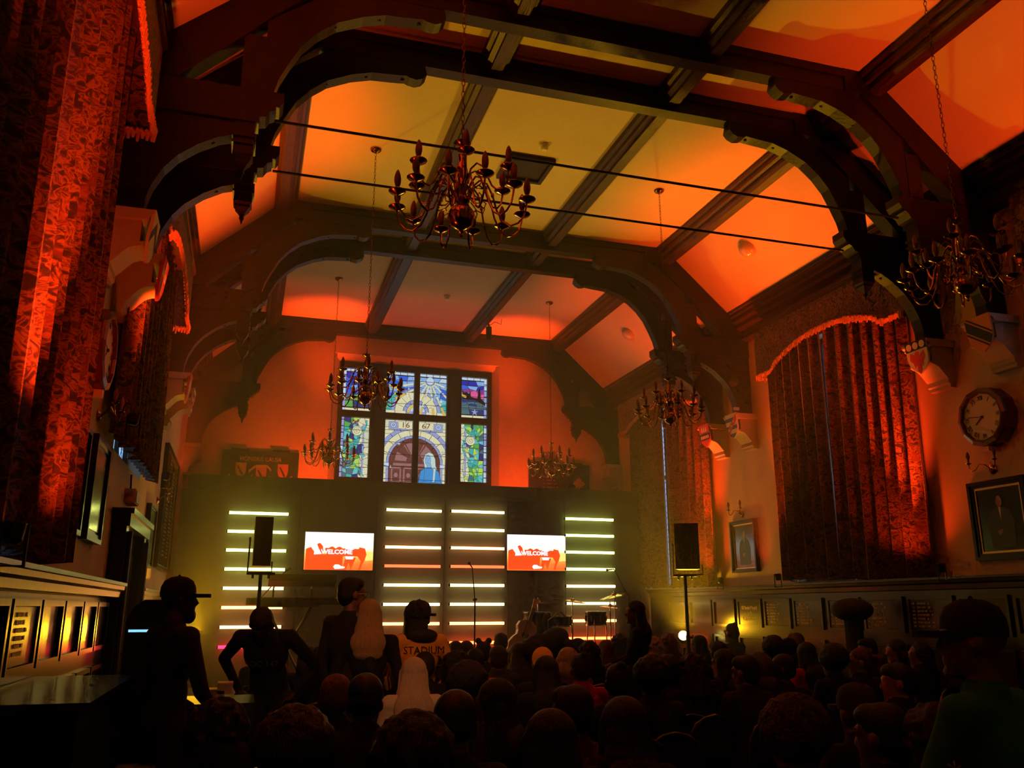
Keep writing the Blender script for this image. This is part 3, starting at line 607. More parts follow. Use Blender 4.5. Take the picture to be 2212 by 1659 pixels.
# door in the left wall with its frame
D1 = put('door_1', None, loc=(-4.2, 9.36, 0), kind='structure')
MB().bb(0, .04, -.66, .66, 0, 2.32).build('door_leaf', M['polish'], D1)
for z0, z1 in ((.2, 1.0), (1.15, 2.15)):
    for a, c in ((-.56, -.05), (.05, .56)): MB().bb(.04, .055, a, c, z0, z1).build('door_panel', M['panel'], D1)
MB().ball((.08, .58, 1.05), .03, 8).build('door_knob', M['brass'], D1)
f = MB(); f.bb(0, .13, -.84, -.68, 0, 2.44); f.bb(0, .13, .68, .84, 0, 2.44); f.bb(0, .16, -.88, .88, 2.34, 2.45); f.bb(0, .19, -.92, .92, 2.45, 2.5)
f.build('door_frame', M['polish'], D1)
for y in (-.74, .74): MB().tube([(.15, y*1.0, .1), (.15, y, 2.3)], .03, 8).build('door_column', M['polish'], D1)

# ------------------------------------------------------------------ pictures, boards, clocks, sconces
def pic_mat(name, bg): return mat(name, bg, .18, bump=.05, col2=tuple(k*.6 for k in bg), cscale=2, coat=.6)
M['canvasgreen'] = pic_mat('canvas_green', (.07, .085, .03)); M['canvasdark'] = pic_mat('canvas_dark', (.022, .02, .012)); M['baize'] = pic_mat('board_green', (.16, .2, .12))
M['board'] = pic_mat('board_dark', (.03, .022, .014)); M['coatp'] = mat('painted_coat', (.03, .035, .015), .4); M['facep'] = mat('painted_face', (.3, .2, .08), .4)
def framed(s, y0, y1, z0, z1, canvas, lab, cat='painting', fr='polish', w=.07, sitter=False, depth=.06, group=None, gilt=True):
    W, Hh = (y1-y0)/2, (z1-z0)/2; cd = depth*(.4 if sitter or canvas == 'board' else .68)
    r = thing('framed_picture' if cat == 'painting' else 'wall_board', lab, cat, (s*4.2, (y0+y1)/2, (z0+z1)/2), 0 if s < 0 else PI, group=group)
    f = MB()
    for k, (ww, d0, d1) in enumerate(((w*.45, 0, depth), (w*.8, 0, depth*.7), (w, 0, depth*.5))):
        pass
    def fr_(b, w0, w1, d):
        b.bb(0, d, -W+w0, -W+w1, -Hh+w0, Hh-w0); b.bb(0, d, W-w1, W-w0, -Hh+w0, Hh-w0); b.bb(0, d, -W+w1, W-w1, Hh-w1, Hh-w0); b.bb(0, d, -W+w1, W-w1, -Hh+w0, -Hh+w1)
    fr_(f, 0, w*.4, depth); fr_(f, w*.4, w*.75, depth*.75); f.build('frame', M[fr], r)
    g = MB(); fr_(g, w*.75, w, depth*.55); g.build('inner_frame', M['gold' if gilt else fr], r)
    MB().bb(0, cd, -W+w, W-w, -Hh+w, Hh-w).build('canvas', M[canvas], r)
    if sitter:
        d = cd; q = .9*min(W, Hh)
        P = lambda pts, m, nm, o: MB().prism([(x*q, z*q) for x, z in pts], d+o, d+o+.0015, 'x').build(nm, M[m], r)
        P([(-.45, -.9), (-.5, -.1), (-.38, .25), (-.12, .38), (.12, .38), (.38, .25), (.5, -.1), (.45, -.9)], 'coatp', 'painted_figure', .0005)
        P([(.13*math.cos(k*PI/6), .56+.18*math.sin(k*PI/6)) for k in range(12)], 'facep', 'painted_face', .0025)
        P([(-.05, .38), (.05, .38), (0, -.02)], 'cream', 'painted_collar', .0025)
        P([(-.2, -.38), (.0, -.3), (.02, -.42), (-.1, -.52)], 'facep', 'painted_hand', .0025)
    return r
framed(1, 11.12, 11.8, 2.13, 2.90, 'canvasgreen', 'small portrait of a seated figure on green, in a gilt frame near the right loudspeaker', sitter=True, fr='polish', depth=.07)
framed(1, 6.42, 7.12, 2.08, 2.87, 'canvasdark', 'large dark portrait of a figure in black, below the wall clock at the right edge', sitter=True, w=.085)
framed(-1, 6.06, 6.72, 2.11, 2.86, 'baize', 'green notice board in a heavy dark frame, nearer of a matching pair', 'notice board', w=.09, depth=.06, group='pair of framed green boards', gilt=False)
framed(-1, 6.98, 7.66, 2.11, 2.9, 'baize', 'green notice board in a heavy dark frame, nearer the doorway of a matching pair', 'notice board', w=.09, depth=.06, group='pair of framed green boards', gilt=False)
framed(-1, 11.1, 11.85, 2.1, 2.84, 'baize', 'narrow framed green board just past the doorway', 'notice board', w=.06, gilt=False)
framed(-1, 10.95, 11.35, 1.86, 2.04, 'cream', 'small framed notice just below the board past the doorway', 'notice', w=.02, depth=.02, gilt=False)
hb = framed(-1, 12.55, 14.6, 2.15, 3.84, 'board', 'tall black honour board with many rows of names on the left wall by the stage', 'honour board', w=.06)
for k, yy in enumerate((-.72, -.05, .6)): glyph_rows(26, M['goldletter'], hb, -1, 3+k+.1, .026, .74, .055, .36).location.y = yy
# end wall boards
def endboard(x0, x1, z0, z1, lab):
    r = thing('wall_board', lab, 'wall board', ((x0+x1)/2, YE, (z0+z1)/2), -PI/2, group='dark boards on the end wall'); W, Hh = (x1-x0)/2, (z1-z0)/2
    MB().bb(0, .05, -W, W, -Hh, Hh).build('board', M['board'], r)
    MB().bb(0, .07, -W*.78, -W*.32, Hh, Hh+.03).build('top_cap', M['board'], r); MB().bb(0, .07, W*.3, W*.75, Hh, Hh+.03).build('top_cap', M['board'], r)
    return r
M['dullgold'] = mat('dull_gold_paint', (.45, .28, .12), .6); M['dullred'] = mat('dull_red_paint', (.5, .14, .06), .6)
r = endboard(-3.56, -2.21, 3.3, 4.4, 'dark board reading HONORIS CAUSA with three shields and ribbons')
put('lettering', text_mesh('HONORIS CAUSA', .115, M['dullgold'], .001, .8), r, loc=(.052, 0, .4), rot=(PI/2, 0, PI/2))
def on_board(poly, m, nm='painted_shield', lv=1): MB().prism(poly, .05+.001*lv, .052+.001*lv, 'x').build(nm, M[m], r)
for u, m in ((-.34, 'dullgold'), (0.02, 'dullred'), (.4, 'dullred')):
    dz = .1 if u == .02 else .17
    on_board([(u+a*.62, dz+.02+c*.75) for a, c in shield_pts(.15, .36)], m)
    on_board([(u-.07, dz+.1), (u-.04, dz+.1), (u+.05, dz-.06), (u+.02, dz-.08)], 'board', 'painted_bend', 3)
def ribbon(pts, wd=.05):
    for (p, q) in zip(pts, pts[1:]): on_board([(p[0], p[1]-wd/2), (q[0]-.005, q[1]-wd/2), (q[0]-.005, q[1]+wd/2), (p[0], p[1]+wd/2)], 'dullgold', 'painted_ribbon', 2)
ribbon([(-.55, .1), (-.47, .03), (-.28, -.01), (-.2, .02), (-.12, .1)]); ribbon([(-.2, .17), (-.08, .27), (.12, .28), (.2, .2)]); ribbon([(.17, .08), (.27, .02), (.44, -.01), (.58, .1)])
glyph_rows(3, M['dullgold'], r, 1, 1.7, .052, -.12, .07, 1.1)
r = endboard(2.28, 3.58, 3.3, 4.44, 'dark board with a pale maple leaf, behind the far right chandelier')
leaf = [(0, .16), (.03, .1), (.06, .12), (.055, .05), (.11, .08), (.1, .04), (.14, .02), (.07, -.04), (.08, -.07), (.01, -.06), (.01, -.12), (-.01, -.12), (-.01, -.06), (-.08, -.07), (-.07, -.04), (-.14, .02), (-.1, .04), (-.11, .08), (-.055, .05), (-.06, .12), (-.03, .1)]
on_board([(.42+a, .17+c) for a, c in leaf], 'dullgold', 'painted_leaf'); on_board([(-.5+a*.35, -.05+c*.35) for a, c in leaf], 'dullgold', 'painted_leaf')
glyph_rows(8, M['dullgold'], r, 1, 2.6, .052, .3, .07, .5).location.y = -.1
# octagonal-cased clocks
def clock(s, y, z, lab, R_=.31):
    r = thing('wall_clock', lab, 'clock', (s*4.2, y, z), 0, rot=(0, 0, 0 if s < 0 else PI), group='matching wall clocks')
    Rm = Matrix.Rotation(PI/2, 3, 'Y')
    MB().lathe([(R_, 0), (R_, .13), (R_*.97, .15), (R_*.86, .16), (R_*.8, .16), (R_*.78, .14), (R_*.78, .1)], (0, 0, 0), 12, Rm).build('case', M['red_case'], r)
    MB().lathe([(R_*.78, .1), (R_*.78, .13)], (0, 0, 0), 32, Rm).build('dial', M['cream'], r)
    for k, t in enumerate(['XII', 'I', 'II', 'III', 'IIII', 'V', 'VI', 'VII', 'VIII', 'IX', 'X', 'XI']):
        a = PI/2-k*PI/6; me = text_mesh(t, .068, M['blackp'], .001, .8)
        Q = Matrix.Rotation(-(k*PI/6), 4, 'Z'); me.transform(Q)
        put('numeral', me, r, loc=(.132, R_*.62*math.cos(a), R_*.62*math.sin(a)), rot=(PI/2, 0, PI/2))
    for L_, a, w_ in ((.17, 278, .007), (.11, 233, .012)):
        t = PI/2-R(a); MB().box((.137, L_/2*math.cos(t), L_/2*math.sin(t)), (.003, L_, w_), Matrix.Rotation(t, 3, 'X')).build('hand', M['blackp'], r)
    MB().lathe([(.015, .13), (.012, .145)], (0, 0, 0), 8, Rm).build('hub', M['blackp'], r)
    MB().box((.08, 0, -R_-.02), (.12, .06, .05)).build('base_block', M['goldletter'], r)
M['red_case'] = mat('red_stained_case', (.12, .014, .01), .22, coat=.7)
clock(1, 6.72, 3.5, 'round clock with roman numerals and a dark red case, at the right edge'); clock(-1, 6.42, 3.4, 'dark cased wall clock seen edge-on above the framed green boards', .3)
def sconce(s, y, z, lab):
    r = thing('wall_sconce', lab, 'wall light', (s*4.2, y, z), 0 if s < 0 else PI, group='brass wall sconces')
    MB().lathe([(.045, 0), (.05, .01), (.03, .025), (.018, .03)], (0, 0, -.05), 10, Matrix.Rotation(PI/2, 3, 'Y')).build('backplate', M['brass'], r)
    for q in (-1, 1):
        a = MB().tube([(.03, 0, -.05), (.07, q*.03, .0), (.1, q*.07, .01), (.13, q*.1, -.05), (.14, q*.13, -.06), (.14, q*.16, -.03), (.14, q*.165, .01)], .006, 6).build('arm', M['brass'], r)
        MB().lathe([(.008, 0), (.028, .012), (.03, .018)], (.14, q*.165, .01), 10).build('drip_pan', M['brass'], a)
        MB().lathe([(.01, .018), (.01, .055), (.017, .07), (.02, .09), (.012, .125), (.002, .14)], (.14, q*.165, .01), 8).build('candle_bulb', M['bulb'], a)
sconce(1, 11.5, 3.05, 'brass two-arm sconce above the small green portrait'); sconce(1, 6.8, 3.03, 'brass two-arm sconce between the wall clock and the large portrait')
sconce(-1, 7.15, 3.12, 'brass two-arm sconce above the framed green boards'); sconce(-1, 12.2, 3.05, 'brass two-arm sconce beside the tall black honour board')
b = thing('emergency_light', 'pale emergency light box fixed on the wall above the doorway', 'light', (-4.2, 9.3, 2.62))
MB().bb(0, .1, -.16, .16, 0, .14).build('housing', M['orangep'], b); MB().bb(.1, .11, -.13, .13, .01, .12).build('diffuser', M['white'], b); MB().tube([(.03, 0, .14), (.02, 0, .3)], .01, 6).build('cable', M['black'], b)

# ================================================================== CEILING FIXTURES
def on_slope(s, x): return slope_z(x)
for y, l in ((9.62, 'frosted glass dome light on the bright orange ceiling slope above the right window'), (13.6, 'frosted glass dome light on the orange ceiling slope nearest the stage')):
    pz = 6.5; x = 3.42; z = slope_z(x); r = thing('dome_light', l, 'ceiling light', (x, y, z), rot=(0, PI+R(42.5), 0), group='dome lights on the ceiling slope')
    MB().lathe([(.15, -.01), (.155, .02), (.15, .035), (.12, .04)], n=20).build('rim', M['chrome'], r, True)
    MB().lathe([(.145, .03), (.135, .07), (.1, .11), (.05, .135), (.003, .14)], n=20).build('glass_bowl', M['glassbowl'], r, True)
for x, y, l in ((.05, 8.66, 'white smoke detector on the yellow ceiling above the square hatch'), (.07, 14.0, 'white smoke detector in the dim orange bay near the stage')):
    r = thing('smoke_detector', l, 'smoke detector', (x, y, 7.0), rot=(PI, 0, 0), group='ceiling smoke detectors')
    MB().lathe([(.06, 0), (.06, .02), (.052, .028)], n=14).build('base', M['white'], r); MB().lathe([(.045, .028), (.045, .06), (.03, .075), (.02, .075)], n=14).build('sensor_head', M['white'], r)
r = thing('ceiling_hatch', 'dark square ceiling grille behind the nearest chandelier', 'ceiling grille', (.0, 9.24, 7.0), 0)
f = MB(); f.bb(-.3, .3, -.3, -.25, -.05, 0); f.bb(-.3, .3, .25, .3, -.05, 0); f.bb(-.3, -.25, -.25, .25, -.05, 0); f.bb(.25, .3, -.25, .25, -.05, 0); f.build('frame', M['wood'], r)
MB().bb(-.25, .25, -.25, .25, -.02, 0).build('grille_panel', M['wood'], r)
r = thing('ceiling_spotlight', 'black cylindrical spotlight hanging from the far ceiling beam', 'spotlight', (1.05, 14.75, 6.8))
MB().tube([(0, 0, 0), (0, 0, -.06)], .02, 8).build('stem', M['black'], r); MB().tube([(0, 0, -.06), (.0, -.03, -.33)], .055, 12).build('housing', M['black'], r)
MB().tube([(.02, 0, -.02), (.12, 0, .06), (.24, 0, .02), (.25, 0, .12)], .006, 5).build('cable', M['black'], r)

# ------------------------------------------------------------------ chandeliers
def arm_meshes():
    lo = [(.05, .13), (.07, .2), (.11, .235), (.155, .21), (.19, .13), (.215, .03), (.25, -.04), (.3, -.075), (.345, -.06), (.38, -.02), (.395, .04), (.4, .08)]
    hi = [(.045, .24), (.06, .31), (.1, .34), (.14, .31), (.17, .24), (.2, .17), (.235, .135), (.27, .14), (.3, .18), (.31, .23), (.31, .26)]
    out = []
    for pts in (lo, hi):
        a = MB().tube([(r_, 0, z_) for r_, z_ in pts], [.009]+[.0062]*(len(pts)-2)+[.0062], 6)
        a.tube([(.06, 0, pts[0][1]-.02), (.1, 0, pts[0][1]-.07), (.14, 0, pts[0][1]-.08), (.15, 0, pts[0][1]-.05), (.13, 0, pts[0][1]-.035), (.12, 0, pts[0][1]-.05)], .0045, 5)
        a.lathe([(.0085, -.012), (.011, 0), (.0085, .012)], (pts[4][0], 0, pts[4][1]), 6)
        am = a.mesh('arm', M['brass'], True); e = pts[-1]
        pm = MB().lathe([(.006, -.015), (.012, -.01), (.045, .003), (.053, .012), (.052, .014), (.012, .006)], (e[0], 0, e[1]), 12).mesh('drip_pan', M['brass'], True)
        cm = MB().lathe([(.012, .006), (.012, .045), (.016, .05), (.0205, .07), (.0215, .09), (.018, .115), (.01, .14), (.002, .152)], (e[0], 0, e[1]), 8).mesh('candle_bulb', M['bulb'], True)
        out.append((am, pm, cm))
    return out
LO, HI = arm_meshes()
bm_ = MB().lathe([(.004, -.135), (.012, -.125), (.008, -.11), (.018, -.1), (.012, -.085), (.03, -.078), (.06, -.058), (.078, -.03), (.084, 0), (.078, .03), (.06, .056), (.03, .075), (.028, .085), (.05, .1), (.052, .115), (.03, .125), (.022, .14), (.03, .17), (.045, .2), (.03, .23), (.024, .26), (.038, .3), (.03, .34), (.018, .37), (.026, .41), (.012, .44), (.01, .47), (.05, .49), (.054, .497), (.03, .5), (.008, .51), (.008, .53)], n=20).mesh('baluster_stem', M['brass'], True)
cb = MB(); z = .53; k = 0
def chain_mesh(L_):
    b = MB(); n = int(L_/.042); 
    for k in range(n):
        zc = .545+k*.042; q = []
        for a in range(9):
            t = 2*PI*a/8; u_, v_ = .011*math.cos(t), .026*math.sin(t); q.append(((u_, 0, zc+v_) if k % 2 else (0, u_, zc+v_)))
        b.tube(q, .0026, 4, False)
    return b.mesh('chain', M['darkbrass'])
CHZ = 3.9
chain = chain_mesh(H-CHZ-.55)
can = MB().lathe([(.07, 0), (.068, -.015), (.05, -.035), (.015, -.05), (.006, -.06)], (0, 0, H-CHZ), 14).mesh('canopy', M['brass'], True)
for x, y, l, rz in ((-1.92, 4.6, 'nearest brass chandelier, in front of the yellow ceiling panels', .1), (1.86, 4.6, 'large brass chandelier at the right edge, above the wall clock', .35), (-1.87, 9.35, 'brass chandelier hanging in front of the left part of the stained glass', .22),
                    (1.89, 9.3, 'brass chandelier in front of the far curtained window', .3), (-1.86, 13.72, 'small distant chandelier left of the stained glass, before the end wall', .15), (1.93, 13.8, 'small distant chandelier right of the stained glass, before the maple leaf board', .4)):
    ch_ = thing('chandelier', l, 'chandelier', (x, y, CHZ), rz, group='six brass candle chandeliers')
    put('baluster_stem', bm_, ch_); put('canopy', can, ch_); put('chain', chain, ch_, kind='stuff')
    for n_, (am, pm, cm), off in ((12, LO, 0), (6, HI, .26)):
        for k in range(n_):
            a = put('arm', am, ch_, rot=(0, 0, off+2*PI*k/n_)); put('drip_pan', pm, a); put('candle_bulb', cm, a)
#@@

# ================================================================== STAGE
struct('stage_floor', MB().bb(-4.15, 4.15, 11.7, YE, 0, .42), M['blackmat'])
L = 14.85
r = thing('stage_backdrop', 'tall dark cloth-covered wall behind the stage, holding the glowing tubes and screens', 'stage wall', (0, L, 0))
b = MB(); b.bb(-4.02, 4.04, 0, .09, .42, 3.72); b.bb(-4.1, -3.98, -.02, .1, .42, 3.5); b.prism([(-4.02, 3.5), (-4.02, 3.72), (-3.95, 3.75), (4.04, 3.76), (4.04, 3.5)], -.01, .1)
b.build('cloth_face', M['stagewall'], r)
for x in (-2.2, -.9, .3, 1.45, 2.55): MB().bb(x-.006, x+.006, -.004, 0, .42, 3.71).build('cloth_seam', M['blackmat'], r)
TM = dict(y=emis('tube_yellow', (.92, 1, .2), 6), w=emis('tube_warm', (1, .68, .22), 6.5), p=emis('tube_peach', (1, .36, .12), 9), r=emis('tube_red', (1, .1, .03), 3.5), o=emis('tube_orange', (1, .3, .08), 9), s=emis('tube_bright_red', (1, .07, .015), 16), k=emis('tube_pink', (1, .006, .03), 14))
for cx, z0, z1, w_, mk, nm in ((-2.86, 3.13, 1.02, .94, 'yyyywopk', 'in the column behind the left loudspeaker'), (-.27, 3.26, 1.04, .97, 'wwprwwos', 'in the column just left of the middle'),
                           (.88, 3.27, 1.04, .97, 'wwprwwos', 'in the column just right of the middle'), (3.01, 3.2, 1.09, .95, 'yyyywwos', 'in the column at the drum kit side')):
    for k in range(8):
        z = z0+(z1-z0)*k/7; t = thing('light_tube', f'{ORD[k]} glowing tube {nm}', 'light tube', (cx, L-.075, z), group='glowing tubes on the stage wall')
        MB().tube([(-w_/2, 0, 0), (w_/2, 0, 0)], .024, 10).build('diffuser', TM[mk[k]], t)
        for s in (-1, 1):
            MB().tube([(s*w_/2, 0, 0), (s*(w_/2+.02), 0, 0)], .025, 8).build('end_cap', M['black'], t)
            MB().bb(s*w_*.35-.015, s*w_*.35+.015, .015, .075, -.012, .012).build('bracket', M['black'], t)
# screens
def screen(x0, x1, z0, z1, lab):
    r = thing('screen', lab, 'screen', ((x0+x1)/2, L-.05, (z0+z1)/2), group='pair of welcome screens'); W, Hh = (x1-x0)/2, (z1-z0)/2
    MB().bb(-W-.012, W+.012, 0, .05, -Hh-.012, Hh+.012).build('casing', M['black'], r)
    MB().bb(-W, W, -.004, 0, -Hh, Hh).build('display', M['disp'], r)
    k = W/.56; F = lambda pts: [(a*k, c*k) for a, c in pts]
    def pc(pts, m, lv=1, nm='screen_picture'): MB().prism(F(pts), -.004-.001*lv, -.0035-.001*(lv-1), 'y').build(nm, M[m], r)
    pc([(-.54, -.3), (-.54, .03), (-.46, .06), (-.4, -.02), (-.38, .1), (-.32, .13), (-.27, .08), (-.25, -.05), (-.12, -.09), (-.14, -.3)], 'sc_red')
    pc([(-.23, .05), (.34, .04), (.36, -.08), (-.23, -.08)], 'sc_red', 2)
    for x, h in ((-.12, .08), (.0, .07)): pc([(x-.07, -.3), (x-.08, .0), (x-.04, .06), (x, .06+h*.2), (x+.04, .06), (x+.07, .0), (x+.05, -.3)], 'sc_red')
    pc([(.07, -.3), (.1, -.1), (.28, -.1), (.2, -.3), (.16, -.18), (.12, -.3)], 'sc_red', 2)
    pc([(.32, -.3), (.36, -.16), (.28, -.05), (.33, .07), (.42, .05), (.45, -.05), (.42, -.14), (.38, -.22), (.36, -.3)], 'sc_red', 2)
    pc([(-.42, .1), (-.37, .12), (-.33, .03), (-.28, -.05), (-.41, -.06), (-.4, .04)], 'sc_white', 3)
    pc([(.1, .03), (.11, .1), (.17, .12), (.22, .1), (.24, .03)], 'sc_white', 3); pc([(.1, -.08), (.24, -.08), (.23, -.13), (.11, -.13)], 'sc_white', 3)
    pc([(.43, -.0), (.56, 0), (.56, -.14), (.43, -.15)], 'sc_yellow', 1)
    pc([(-.09, -.25), (-.06, -.29), (.06, -.28), (.1, -.27), (.1, -.25), (.04, -.24), (0, -.215), (-.06, -.215)], 'sc_white', 4)
    put('lettering', text_mesh('WELCOME', .1*k, M['sc_white'], .0005, 1.05, bold=.004), r, loc=(-.0*k-.04, -.0075, -.015*k), rot=(PI/2, 0, 0))
def disp_mat():
    m = bpy.data.materials.new('display_picture'); m.use_nodes = True; nt = m.node_tree; nt.nodes.clear(); N = nt.nodes.new; Lk = nt.links.new
    tc = N('ShaderNodeTexCoord'); sp = N('ShaderNodeSeparateXYZ'); no = N('ShaderNodeTexNoise'); no.inputs['Scale'].default_value = 14; ad = N('ShaderNodeMath'); ad.operation = 'MULTIPLY_ADD'; ad.inputs[1].default_value = .12
    mr = N('ShaderNodeMapRange'); mr.inputs[1].default_value = -.31; mr.inputs[2].default_value = .31; rp = N('ShaderNodeValToRGB'); cr = rp.color_ramp
    cr.elements[0].position = 0; cr.elements[0].color = (1, .13, .02, 1); cr.elements[1].position = 1; cr.elements[1].color = (1, 1, .95, 1)
    for p, c in ((.24, (1, .2, .03)), (.42, (1, .42, .08)), (.54, (1, .8, .12)), (.64, (1, 1, .8))): e = cr.elements.new(p); e.color = (*c, 1)
    em = N('ShaderNodeEmission'); em.inputs[1].default_value = 1.15; o = N('ShaderNodeOutputMaterial')
    Lk(tc.outputs['Object'], sp.inputs[0]); Lk(tc.outputs['Object'], no.inputs['Vector']); Lk(no.outputs[0], ad.inputs[0]); Lk(sp.outputs['Z'], ad.inputs[2]); Lk(ad.outputs[0], mr.inputs[0]); Lk(mr.outputs[0], rp.inputs[0]); Lk(rp.outputs[0], em.inputs[0]); Lk(em.outputs[0], o.inputs[0]); return m
M['disp'] = disp_mat(); M['sc_red'] = emis('screen_red', (1, .08, .01), 1.05); M['sc_white'] = emis('screen_white', (1, .95, 1), 1.3); M['sc_yellow'] = emis('screen_yellow', (1, .85, .2), 1.1)
screen(-2.09, -.95, 2.23, 2.85, 'left welcome screen beside the standing person in a dark sweater'); screen(1.43, 2.54, 2.26, 2.89, 'right welcome screen beside the drum side tubes')

# loudspeakers on poles
def speaker(px0, px1, pyt, pyb, Y, rz, lab, lab2, grp):
    a = on('y', Y, px0, pyb); c = on('y', Y, px1, pyt); x = (a.x+c.x)/2; W = abs(c.x-a.x)/2; zb, zt = a.z, c.z; Hh = (zt-zb)/2
    r = thing('loudspeaker', lab, 'loudspeaker', (x, Y, zb), rz, group=grp)
    MB().prism([(-W, 0), (-W*.72, .3), (W*.72, .3), (W, 0)], 0, 2*Hh, 'z').build('cabinet', M['black'], r)
    MB().bb(-W*.93, W*.93, -.012, 0, .02, 2*Hh-.02).build('front_grille', M['blackmat'], r)
    b = MB()
    b.tube([(-W-.03, .12, Hh*1.1), (-W-.035, .12, -.07), (W+.035, .12, -.07), (W+.03, .12, Hh*.2)], .011, 6); b.build('yoke_bracket', M['black'], r)
    MB().lathe([(.02, 0), (.025, .02)], (-W-.045, .12, Hh*1.1), 8, Matrix.Rotation(PI/2, 3, 'Y')).build('knob', M['black'], r)
    t = thing('speaker_stand', lab2, 'speaker stand', (x, Y+.1, 0), rz)
    MB().tube([(0, 0, .62), (0, 0, zb-.08)], .022, 10).build('pole', M['black'], t); MB().tube([(0, 0, .6), (0, 0, 1.25)], .03, 10).build('collar', M['black'], t)
    MB().tube([(.02, 0, 1.22), (.07, 0, 1.22)], .016, 8).build('knob', M['black'], t); b = MB(); b.bb(-.16, .16, -.02, .02, zb-.1, zb-.07); 
    for s in (-1, 1): b.tube([(s*.09, 0, zb-.1), (s*.09, 0, zb-.14)], .014, 6)
    b.build('top_plate', M['black'], t)
    for k in range(3): q = 2*PI*k/3+.5; MB().tube([(0, 0, .62), (.55*math.cos(q), .55*math.sin(q), .02)], .013, 8).build('leg', M['black'], t); MB().tube([(.0, 0, .2), (.28*math.cos(q), .28*math.sin(q), .33)], .009, 6).build('brace', M['black'], t)
speaker(545, 592, 1117, 1222, 10.5, .12, 'black loudspeaker on a pole in front of the left tubes', 'black pole stand under the left loudspeaker', 'pair of pole loudspeakers')
speaker(1463, 1504, 1131, 1229, 10.9, -.5, 'black loudspeaker on a pole in front of the far right curtain', 'black pole stand under the right loudspeaker by the yellow can', 'pair of pole loudspeakers')

# stage cans, uplights and the added fill lamp
def can_light(loc, aim, lab, lens, R_=.09, L_=.24, grp=None, nm='stage_can'):
    r = thing(nm, lab, 'stage light', loc, group=grp); q = (Vector(aim)-Vector(loc)).to_track_quat('Z', 'Y').to_matrix()
    off = q @ Vector((0, 0, -.03))
    MB().lathe([(R_*.6, -L_), (R_*.95, -L_*.8), (R_, -.02), (R_*1.06, -.02), (R_*1.06, -.01), (R_*.93, -.01), (R_*.93, -.03)], off, 16, q).build('housing', M['black'], r)
    MB().lathe([(R_*.9, -.028), (R_*.9, -.02), (.001, -.012)], off, 16, q).build('lens', lens, r)
    c = q @ Vector((0, 0, -L_*.5)); b = MB(); b.tube([(c.x-R_*1.2, c.y, c.z), (c.x-R_*1.2, c.y, c.z-.17), (c.x+R_*1.2, c.y, c.z-.17), (c.x+R_*1.2, c.y, c.z)], .008, 6); b.build('yoke', M['black'], r); return r, c
M['lens_y'] = emis('lens_yellow', (1, .8, .15), 14); M['lens_o'] = emis('lens_orange', (1, .12, .02), 4)
for s, l in ((1, 'glowing yellow stage can on a short stand below the right loudspeaker'), (-1, 'yellow stage can on a short stand by the left wall near the stage')):
    x = 3.78 if s > 0 else -3.85; r, c = can_light((x, 12.8, 1.2), (s*.6, 6.5, 3.6), l, M['lens_y'], .085, grp='yellow stage cans')
    MB().tube([(c.x, c.y, c.z-.17), (c.x, c.y, .44-1.2)], .018, 8).build('stand', M['black'], r)
    MB().lathe([(.16, .42-1.2), (.16, .44-1.2), (.02, .46-1.2)], (c.x, c.y, 0), 12).build('stand_foot', M['black'], r)
for k, (s, y, _a) in enumerate(UPL):
    if y < 2: continue
    z = 3.0 if (s < 0 and y > 7) else (1.94 if s > 0 else 1.84)
    can_light((s*(4.0 if s > 0 else 3.95), y+.0, z+.17), (s*3.6, y, 7), f"small uplight can at the foot of the {'clock side' if s>0 else 'piano side'} curtains, {['','nearest the camera','second from the camera','third from the camera','farthest'][1 if y<6 else (2 if y<8 else (3 if y<11 else 4))]}", M['lens_o'], .042, .1, 'orange uplight cans on the sills', 'uplight_can')

rc, _c = can_light((-2.9, -1.0, 4.5), (-1.75, 6.9, 1.42), 'added fill lamp on a tall stand, unseen behind the camera', emis('fill_lens_warm', (1, .5, .2), 3), .08, nm='added_fill_lamp')  # casing and stand made up for the added fill beam, out of view
MB().tube([(_c.x, _c.y, _c.z-.17), (_c.x, _c.y, -4.5)], .02, 8).build('stand', M['black'], rc)
# microphone stands
def mic(r, p, d):
    d = Vector(d).normalized(); p = Vector(p); q = p+d*.12
    m_ = MB().tube([p, p+d*.1], [.009, .012], 8).build('microphone', M['black'], r); MB().ball(tuple(p+d*.125), .024, 8).build('microphone_head', M['darkbrass'], m_)
def pt(Y, px, py): return on('y', Y, px, py)
Y = 12.35; a = pt(Y, 1020, 1226); c = pt(Y, 1026, 1296); e = Vector((c.x, Y, .42))
r = thing('microphone_stand', 'straight microphone stand at centre stage before the tubes', 'microphone stand', (c.x, Y, .42))
MB().tube([(0, 0, .03), tuple(c-e)], .012, 8).build('pole', M['black'], r); MB().tube([tuple(c-e), tuple(a-e)], .008, 8).build('boom', M['black'], r); MB().tube([tuple(c-e-Vector((.03, 0, 0))), tuple(c-e+Vector((.03, 0, .01)))], .015, 8).build('clutch', M['black'], r)
mic(r, a-e, (-.3, -.4, .25)); MB().lathe([(.14, 0), (.14, .015), (.03, .03)], n=16).build('base', M['black'], r)
Y = 12.9; a = pt(Y, 612, 1238); c = pt(Y, 556, 1300); e = Vector((c.x, Y, .42))
r = thing('microphone_stand', 'boom microphone stand leaning beside the keyboards', 'microphone stand', tuple(e))
MB().tube([(0, 0, .03), tuple(c-e)], .012, 8).build('pole', M['black'], r); MB().tube([tuple(c-e), tuple(a-e)], .009, 8).build('boom', M['chrome'], r); mic(r, a-e, (.5, 0, .35)); MB().lathe([(.14, 0), (.14, .015), (.03, .03)], n=16).build('base', M['black'], r)
Y = 13.7; a = pt(Y, 1326, 1229); c = pt(Y, 1358, 1290); e = Vector((c.x, Y, .42))
r = thing('microphone_stand', 'tall boom microphone stand over the drum kit, right of the tubes', 'microphone stand', tuple(e))
